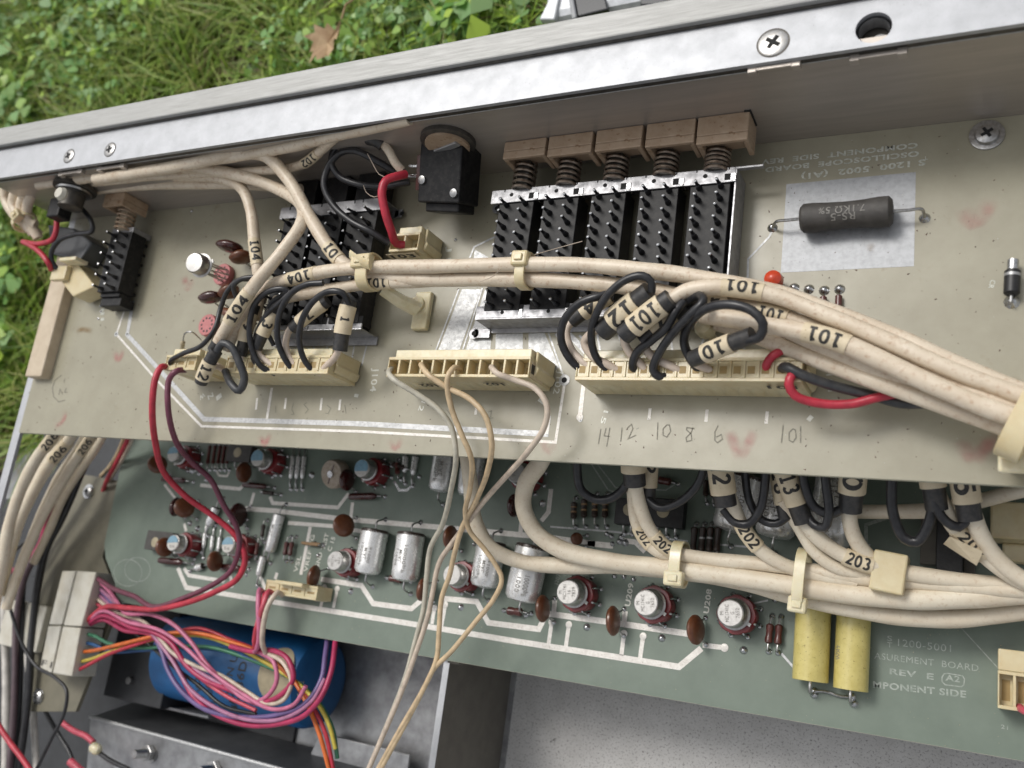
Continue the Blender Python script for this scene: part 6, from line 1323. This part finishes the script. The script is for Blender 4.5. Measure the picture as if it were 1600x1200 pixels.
for lb,pts,m in (('left pink wire dropping from the amber connector',[(412,926,-4.7),(406,922,-4.4),(404,945,-4.2),(405,975,-4.3),(404,1005,-4.6),(398,1018,-5.0)],'pink'),('rose wire dropping from the middle of the amber connector',[(426,928,-4.7),(420,924,-4.4),(412,945,-4.2),(404,970,-4.3),(398,1000,-4.6),(400,1018,-5)],'rose'),('brownish wire dropping from the right of the amber connector',[(441,930,-4.7),(434,926,-4.4),(420,945,-4.2),(412,975,-4.3),(410,1005,-4.6),(415,1020,-5)],'beige'),('red wire nearest the amber connector, twisting down',[(418,927,-4.7),(414,930,-4.4),(409,955,-4.3),(400,990,-4.4),(398,1012,-4.8)],'red')):
    wire('connector_wire',lb,'wire',pts,.10,'wire_'+m,G9)
# ------------------------------------------------------------------ left control group under the rail
jk = empty('jack', W(108,300,1.6), 'dark round jack with washers and soldered lugs in the left corner of the rail', 'jack')
Pj = onY(118,292,YW+.02); Mj = T(Pj.x,YW+.02,Pj.z) @ RX(math.pi/2)
MB().lathe([(.80,0),(.80,.14),(.62,.16),(.62,.22),(.45,.24),(.45,.9),(.2,.95)],28,Mj).build('barrel','dark_metal',jk)
MB().lathe([(.66,.20),(.64,.27),(.40,.28)],28,Mj).build('nut','lead_wire',jk)
MB().box((Pj.x-1.2,YW-1.2,Pj.z-.5),(Pj.x-.5,YW-.4,Pj.z+.1)).build('lug_block','switch_black',jk,smooth=False,bevel=.06)
a=onY(100,305,YW-.9); MB().lathe([(.22,0),(.26,.1),(.2,.25)],16,T(a.x,a.y,a.z)).build('collar','nylon_white',jk)
gb = empty('metal_block', W(100,375,.6), 'dull grey metal block at the left board corner behind the amber connector', 'block')
P0=W(62,345,1.3); P1=W(102,350,1.3); P2=W(132,372,1.3); P3_=W(112,402,1.3); P4=W(70,392,1.3)
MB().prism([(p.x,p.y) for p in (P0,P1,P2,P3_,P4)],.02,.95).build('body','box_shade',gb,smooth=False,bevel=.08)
for lb,m,pts,r in (('dark red wire hooked between jack and amber connector','red',[(86,333,1.9),(89,350,1.8),(84,372,1.7),(62,381,1.6),(36,378,1.5)],.11),('red wire entering the amber connector from the left','red',[(36,378,1.5),(50,385,1.6),(66,398,1.6),(76,412,1.5),(80,421,1.2)],.11),('black wire bowing from the jack down to the amber connector','black',[(100,300,2.0),(120,318,1.9),(142,345,1.8),(144,360,1.7),(118,366,1.6),(92,376,1.6),(80,396,1.5),(84,414,1.3),(92,421,1.1)],.10)):
    wire('jack_wire',lb,'wire',pts,r,'wire_'+m,'wires of the left jack')
for i,(lb,pts) in enumerate((('outer cream strand curling around the left corner',[(70,285,2.6),(40,282,2.5),(10,288,2.3),(8,310,2.1),(22,335,1.9),(38,350,1.7),(52,365,1.4)]),('second cream strand curling around the left corner',[(90,282,2.5),(60,280,2.5),(28,292,2.3),(20,318,2.1),(32,340,1.9),(46,352,1.7),(60,372,1.4)]),('third cream strand curling around the left corner',[(110,280,2.4),(78,280,2.4),(42,300,2.2),(32,322,2.0),(38,345,1.8),(50,358,1.6),(62,368,1.3)]),('inner cream strand curling around the left corner',[(130,278,2.3),(95,276,2.3),(55,296,2.2),(42,325,2.0),(44,345,1.8),(56,352,1.6)]))):
    cable(lb,pts,.22,g='cream strands curling round the left corner')
tc_ = W(40,345,1.7); tie((38,346,1.8),(4,10),.42,.35,'yellowed nylon tie at the left corner strands',.28,(.1,.4),m='nylon')
# cream strands running under the rail
for i,(lb,pts,r) in enumerate((('cream strand running under the rail, highest',[(60,290,2.9),(150,276,3.0),(260,258,3.0),(360,246,3.0),(470,226,3.2),(560,204,3.45),(640,186,3.6)],.2),('cream strand running under the rail, middle, wrapped in marker film',[(90,292,2.4),(200,280,2.4),(300,272,2.3),(400,268,2.3),(470,258,2.4),(500,236,2.8),(530,208,3.4),(545,192,3.6)],.17),('cream strand running under the rail, lowest and darkest',[(130,300,1.8),(220,290,1.8),(320,288,1.7),(410,290,1.6),(470,296,1.5)],.2))):
    kk = cable(lb,pts,r,g='cream strands under the rail')
    if i==1: sleeve_on(kk,(500,240),(475,262),'102',bold=.03)
# rotary connector block + its wires
rb_ = empty('phone_jack', W(695,270,1.0), 'black square jack body with two screws hanging from a round flange under the rail', 'jack')
Pf = onY(700,222,YW+.0); Mf_ = T(Pf.x,YW+.06,Pf.z) @ RX(math.pi/2)
MB().lathe([(.86,-.05),(.86,.10),(.78,.14)],32,Mf_).build('flange','dark_metal',rb_); MB().lathe([(.70,.12),(.70,.22),(.3,.24)],28,Mf_).build('disc','button',rb_)
MB().box((-.5,-.1,.2),(.5,.12,.30),Mf_ @ RZ(.3)).build('contact_bar','sheet_metal',rb_,smooth=False,bevel=.02)
c = W(694,268,1.8); Mk = T(c.x,c.y,c.z) @ RZ(-.12) @ RX(.35)
MB().box((-.78,-.98,-.9),(.78,.92,.25),Mk).build('body','switch_black',rb_,smooth=False,bevel=.05)
MB().box((-.60,-1.25,-.9),(.66,-.95,.05),Mk).build('step','switch_black',rb_,smooth=False,bevel=.05)
for x,y in ((-.62,-.30),(.60,-.68)): 
    MB().lathe([(.14,0),(.13,.07),(.05,.09)],16,Mk @ T(x,y,.25)).build('screw','lead_wire',rb_)
MB().box((-1.0,-.6,-.6),(-.80,.5,.1),Mk).build('terminal_plate','resistor_brown',rb_,smooth=False,bevel=.02)
for y in (.15,-.15): MB().box((-1.35,y-.05,.0),(-.9,y+.05,.06),Mk).build('solder_lug','tin',rb_,smooth=False,bevel=.02)
wire('jack_wire','red wire arching from the black jack to connector 103','wire',[(634,272,2.0),(618,276,2.3),(603,282,2.5),(597,298,2.5),(603,335,2.2),(612,362,1.8),(619,380,1.4),(632,383,1.2)],.135,'wire_red')
wire('jack_wire','black wire making a wide loop left of the black jack','wire',[(618,268,1.8),(590,252,2.2),(555,236,2.5),(530,240,2.5),(512,262,2.4),(506,290,2.3),(520,320,2.1),(548,345,1.9),(580,362,1.7),(608,380,1.3)],.115,'wire_black')
wire('jack_wire','second black wire looping up to the marked collar under the rail','wire',[(578,214,2.6),(545,222,2.6),(522,235,2.5),(518,255,2.4),(530,275,2.2),(560,288,2.0),(595,292,1.7),(640,285,1.4)],.11,'wire_black')
kz = cable('short cream cable with black collar and scribbled sleeve under the rail',[(520,212,2.8),(545,210,2.8),(570,214,2.7),(592,220,2.6),(605,232,2.4),(618,255,2.2),(628,266,2.0)],.15,g='cream strands under the rail')
sleeve_on(kz,(575,210),(530,212),'1728',scale=1.5,bold=.02); sleeve_on(kz,(574,214),(600,226),None,'shrink',1.7,name='shrink_tube')
# ------------------------------------------------------------------ left component cluster on the pale board
def pink_socket(px, label, lean=False):
    c = W(*px,.12); root = empty('round_socket',(c.x,c.y,0),label,'socket','pink round transistor sockets')
    MB().lathe([(.40,0),(.42,.05),(.42,.22),(.40,.25)],28,T(c.x,c.y,0)).build('disc','socket_pink',root)
    for k in range(10):
        a_=2*math.pi*k/10; MB().lathe([(.05,0),(.045,.006)],8,T(c.x+.26*math.cos(a_),c.y+.26*math.sin(a_),.252)).build('hole','ceramic_dark',root)
    return root
pink_socket((327,509),'pink round socket with an empty ring of holes at the left of the pale board'); p2 = pink_socket((350,430),'pink round socket holding the tilted metal can on long leads')
ca = W(303,410,2.0); base = W(350,430,.25); d = (ca-base).normalized()
to = empty('metal_transistor', base, 'shiny metal transistor can held up on long leads over the pale board', 'transistor')
Mt = frame(ca,d) @ RY(math.pi/2)
MB().lathe([(.34,-.50),(.43,-.47),(.44,-.42),(.38,-.40),(.37,-.06),(.33,.0),(.1,.012)],32,Mt).build('can','can_metal',to)
MB().box((.36,-.07,-.47),(.5,.07,-.43),Mt @ RZ(1)).build('tab','lead_wire',to,smooth=False)
for k in range(8):
    a_ = 2*math.pi*k/8; o_ = Mt @ Vector((.2*math.cos(a_),.2*math.sin(a_),-.48)); MB().tube([o_, base+Vector((.24*math.cos(a_),.24*math.sin(a_),0))],.028,6).build('lead','lead_wire',to)
def bead(px, z, rx, ry, rz, label, m):
    c = W(*px,z); root = empty('dipped_capacitor',(c.x,c.y,0),label,'capacitor','dipped beads at the left of the pale board')
    MB().lathe([(.02,-1),(.55,-.85),(.95,-.3),(1,.1),(.8,.7),(.4,.95),(.02,1)],20,T(c.x,c.y,c.z) @ RZ(rz) @ Matrix.Diagonal((rx*1.35,.2,ry*1.3,1)) ).build('bead',m,root)
    for s in (-1,1): lead([(c.x+s*rx*.4*math.cos(rz),c.y+s*rx*.4*math.sin(rz),c.z-ry*.7),(c.x+s*rx*.5+.12,c.y-.12,.35),(c.x+s*rx*.5+.1,c.y-.15,.02)],.03,root)
for px,z,rx,ry,rz,lb,m in (((360,386),1.0,.40,.36,-.1,'glossy oxblood dipped bead, topmost beside the metal transistor can','ceramic_dark'),((377,402),.8,.32,.30,.3,'brown dipped bead just right of the topmost oxblood one','ceramic'),((329,465),.8,.36,.26,.2,'glossy oxblood dipped bead below the pink socket with the can','ceramic_dark'),((358,456),.7,.30,.28,.5,'brown dipped bead between the two pink sockets','ceramic'),((362,492),.7,.34,.26,-.4,'brown dipped bead behind the 104 cable','ceramic'),((372,520),.6,.30,.25,.2,'lowest brown dipped bead behind the black loops','ceramic'),((400,470),.8,.34,.28,.4,'dark dipped bead under the black loops','ceramic_dark')): bead(px,z,rx,ry,rz,lb,m)
# small resistor with lead at far left of cluster
tr2 = empty('upright_resistor', W(284,545,.0), 'tiny upright resistor with a looped lead near the small left connector', 'resistor')
A_=W(284,552,.05); B_=W(286,532,.6); Mx2=frame(A_,B_-A_) @ RY(math.pi/2); Lx=(B_-A_).length
MB().lathe([(.03,0),(.03,.1),(.09,.14),(.075,.3),(.09,Lx-.12),(.03,Lx-.05)],12,Mx2).build('body','label_beige',tr2); MB().lathe([(.082,.28),(.082,.34)],12,Mx2).build('band','ceramic_dark',tr2)
MB().tube(spline([B_,W(290,520,.9),W(300,519,.9),W(310,527,.5),W(315,532,.1)],.05),.028,6).build('lead','lead_wire',tr2)
A_=W(183,350,0); 
# stray solder pads and hairs
for x,y in ((133,468),(144,468),(157,478),(158,487),(154,498),(712,375),(300,330)): solder(MB(),W(x,y,0),.05,0).build('solder_pad','tin',bu)
for lb,pts in (('fine pale fibre lying over the black switch modules',[(835,398,2.3),(870,388,1.9),(910,377,1.7)]),('fine curly hair hanging below the rail at centre left',[(574,240,2.8),(582,255,2.6),(592,272,2.4),(604,277,2.3)]),('fine curly hair over the left switch bank',[(568,290,2.2),(572,300,2.1),(585,308,2.0),(596,303,1.9)]),('fine pale fibre beside the cable bundle',[(750,440,2.2),(770,432,2.3),(782,421,2.5)])):
    wire('stray_fibre',lb,'fibre',pts,.012,'wire_beige','stray fibres',n=5)

for lb,pts,m,r in (('red wire vanishing under the pale board beside the green board corner',[(205,672,-4.2),(196,695,-4.6),(182,722,-5.2),(168,748,-6.0),(160,770,-6.8)],'red',.10),('pinkish wire beside the red one under the pale board corner',[(212,672,-4.4),(200,702,-5.0),(184,730,-5.8),(170,752,-6.6)],'beige',.09),('tan wire curling under the pale board corner',[(200,668,-5.2),(186,705,-5.8),(172,728,-6.6),(158,744,-7.2)],'tan',.10)): wire('corner_wire',lb,'wire',pts,r,'wire_'+m,'wires at the green board corner')
# dust and crumbs lying on both boards
def crumbs(name, label, n, boxp, z, m, smin, smax):
    b = MB()
    for k in range(n):
        x = random.uniform(boxp[0],boxp[1]); y = random.uniform(boxp[2],boxp[3]); s_ = random.uniform(smin,smax)
        b.add([(s_,0,0),(-s_*.6,s_*.8,0),(-s_*.5,-s_*.7,0),(0,0,s_*.8)],[(0,1,3),(1,2,3),(2,0,3),(0,2,1)],T(x,y,z) @ RZ(random.uniform(0,6.28)) @ Matrix.Diagonal((random.uniform(.6,2.2),1,1,1)))
    return tag(b.build(name,m,smooth=False,loc=(0,0,0)), label, 'dust', kind='stuff')
crumbs('dust','dark specks of dirt scattered over the pale upper board',700,(XL,13.5,-2.2,7.0),.002,'mulch',.010,.030)
crumbs('dust','pale specks of lint scattered over the pale upper board',200,(XL,13.5,-2.2,7.0),.002,'paint_white',.006,.016)
crumbs('dust','pale dust specks scattered over the green lower board',700,(-20,13.5,-8.5,-1.0),ZB+.002,'label_beige',.007,.018)
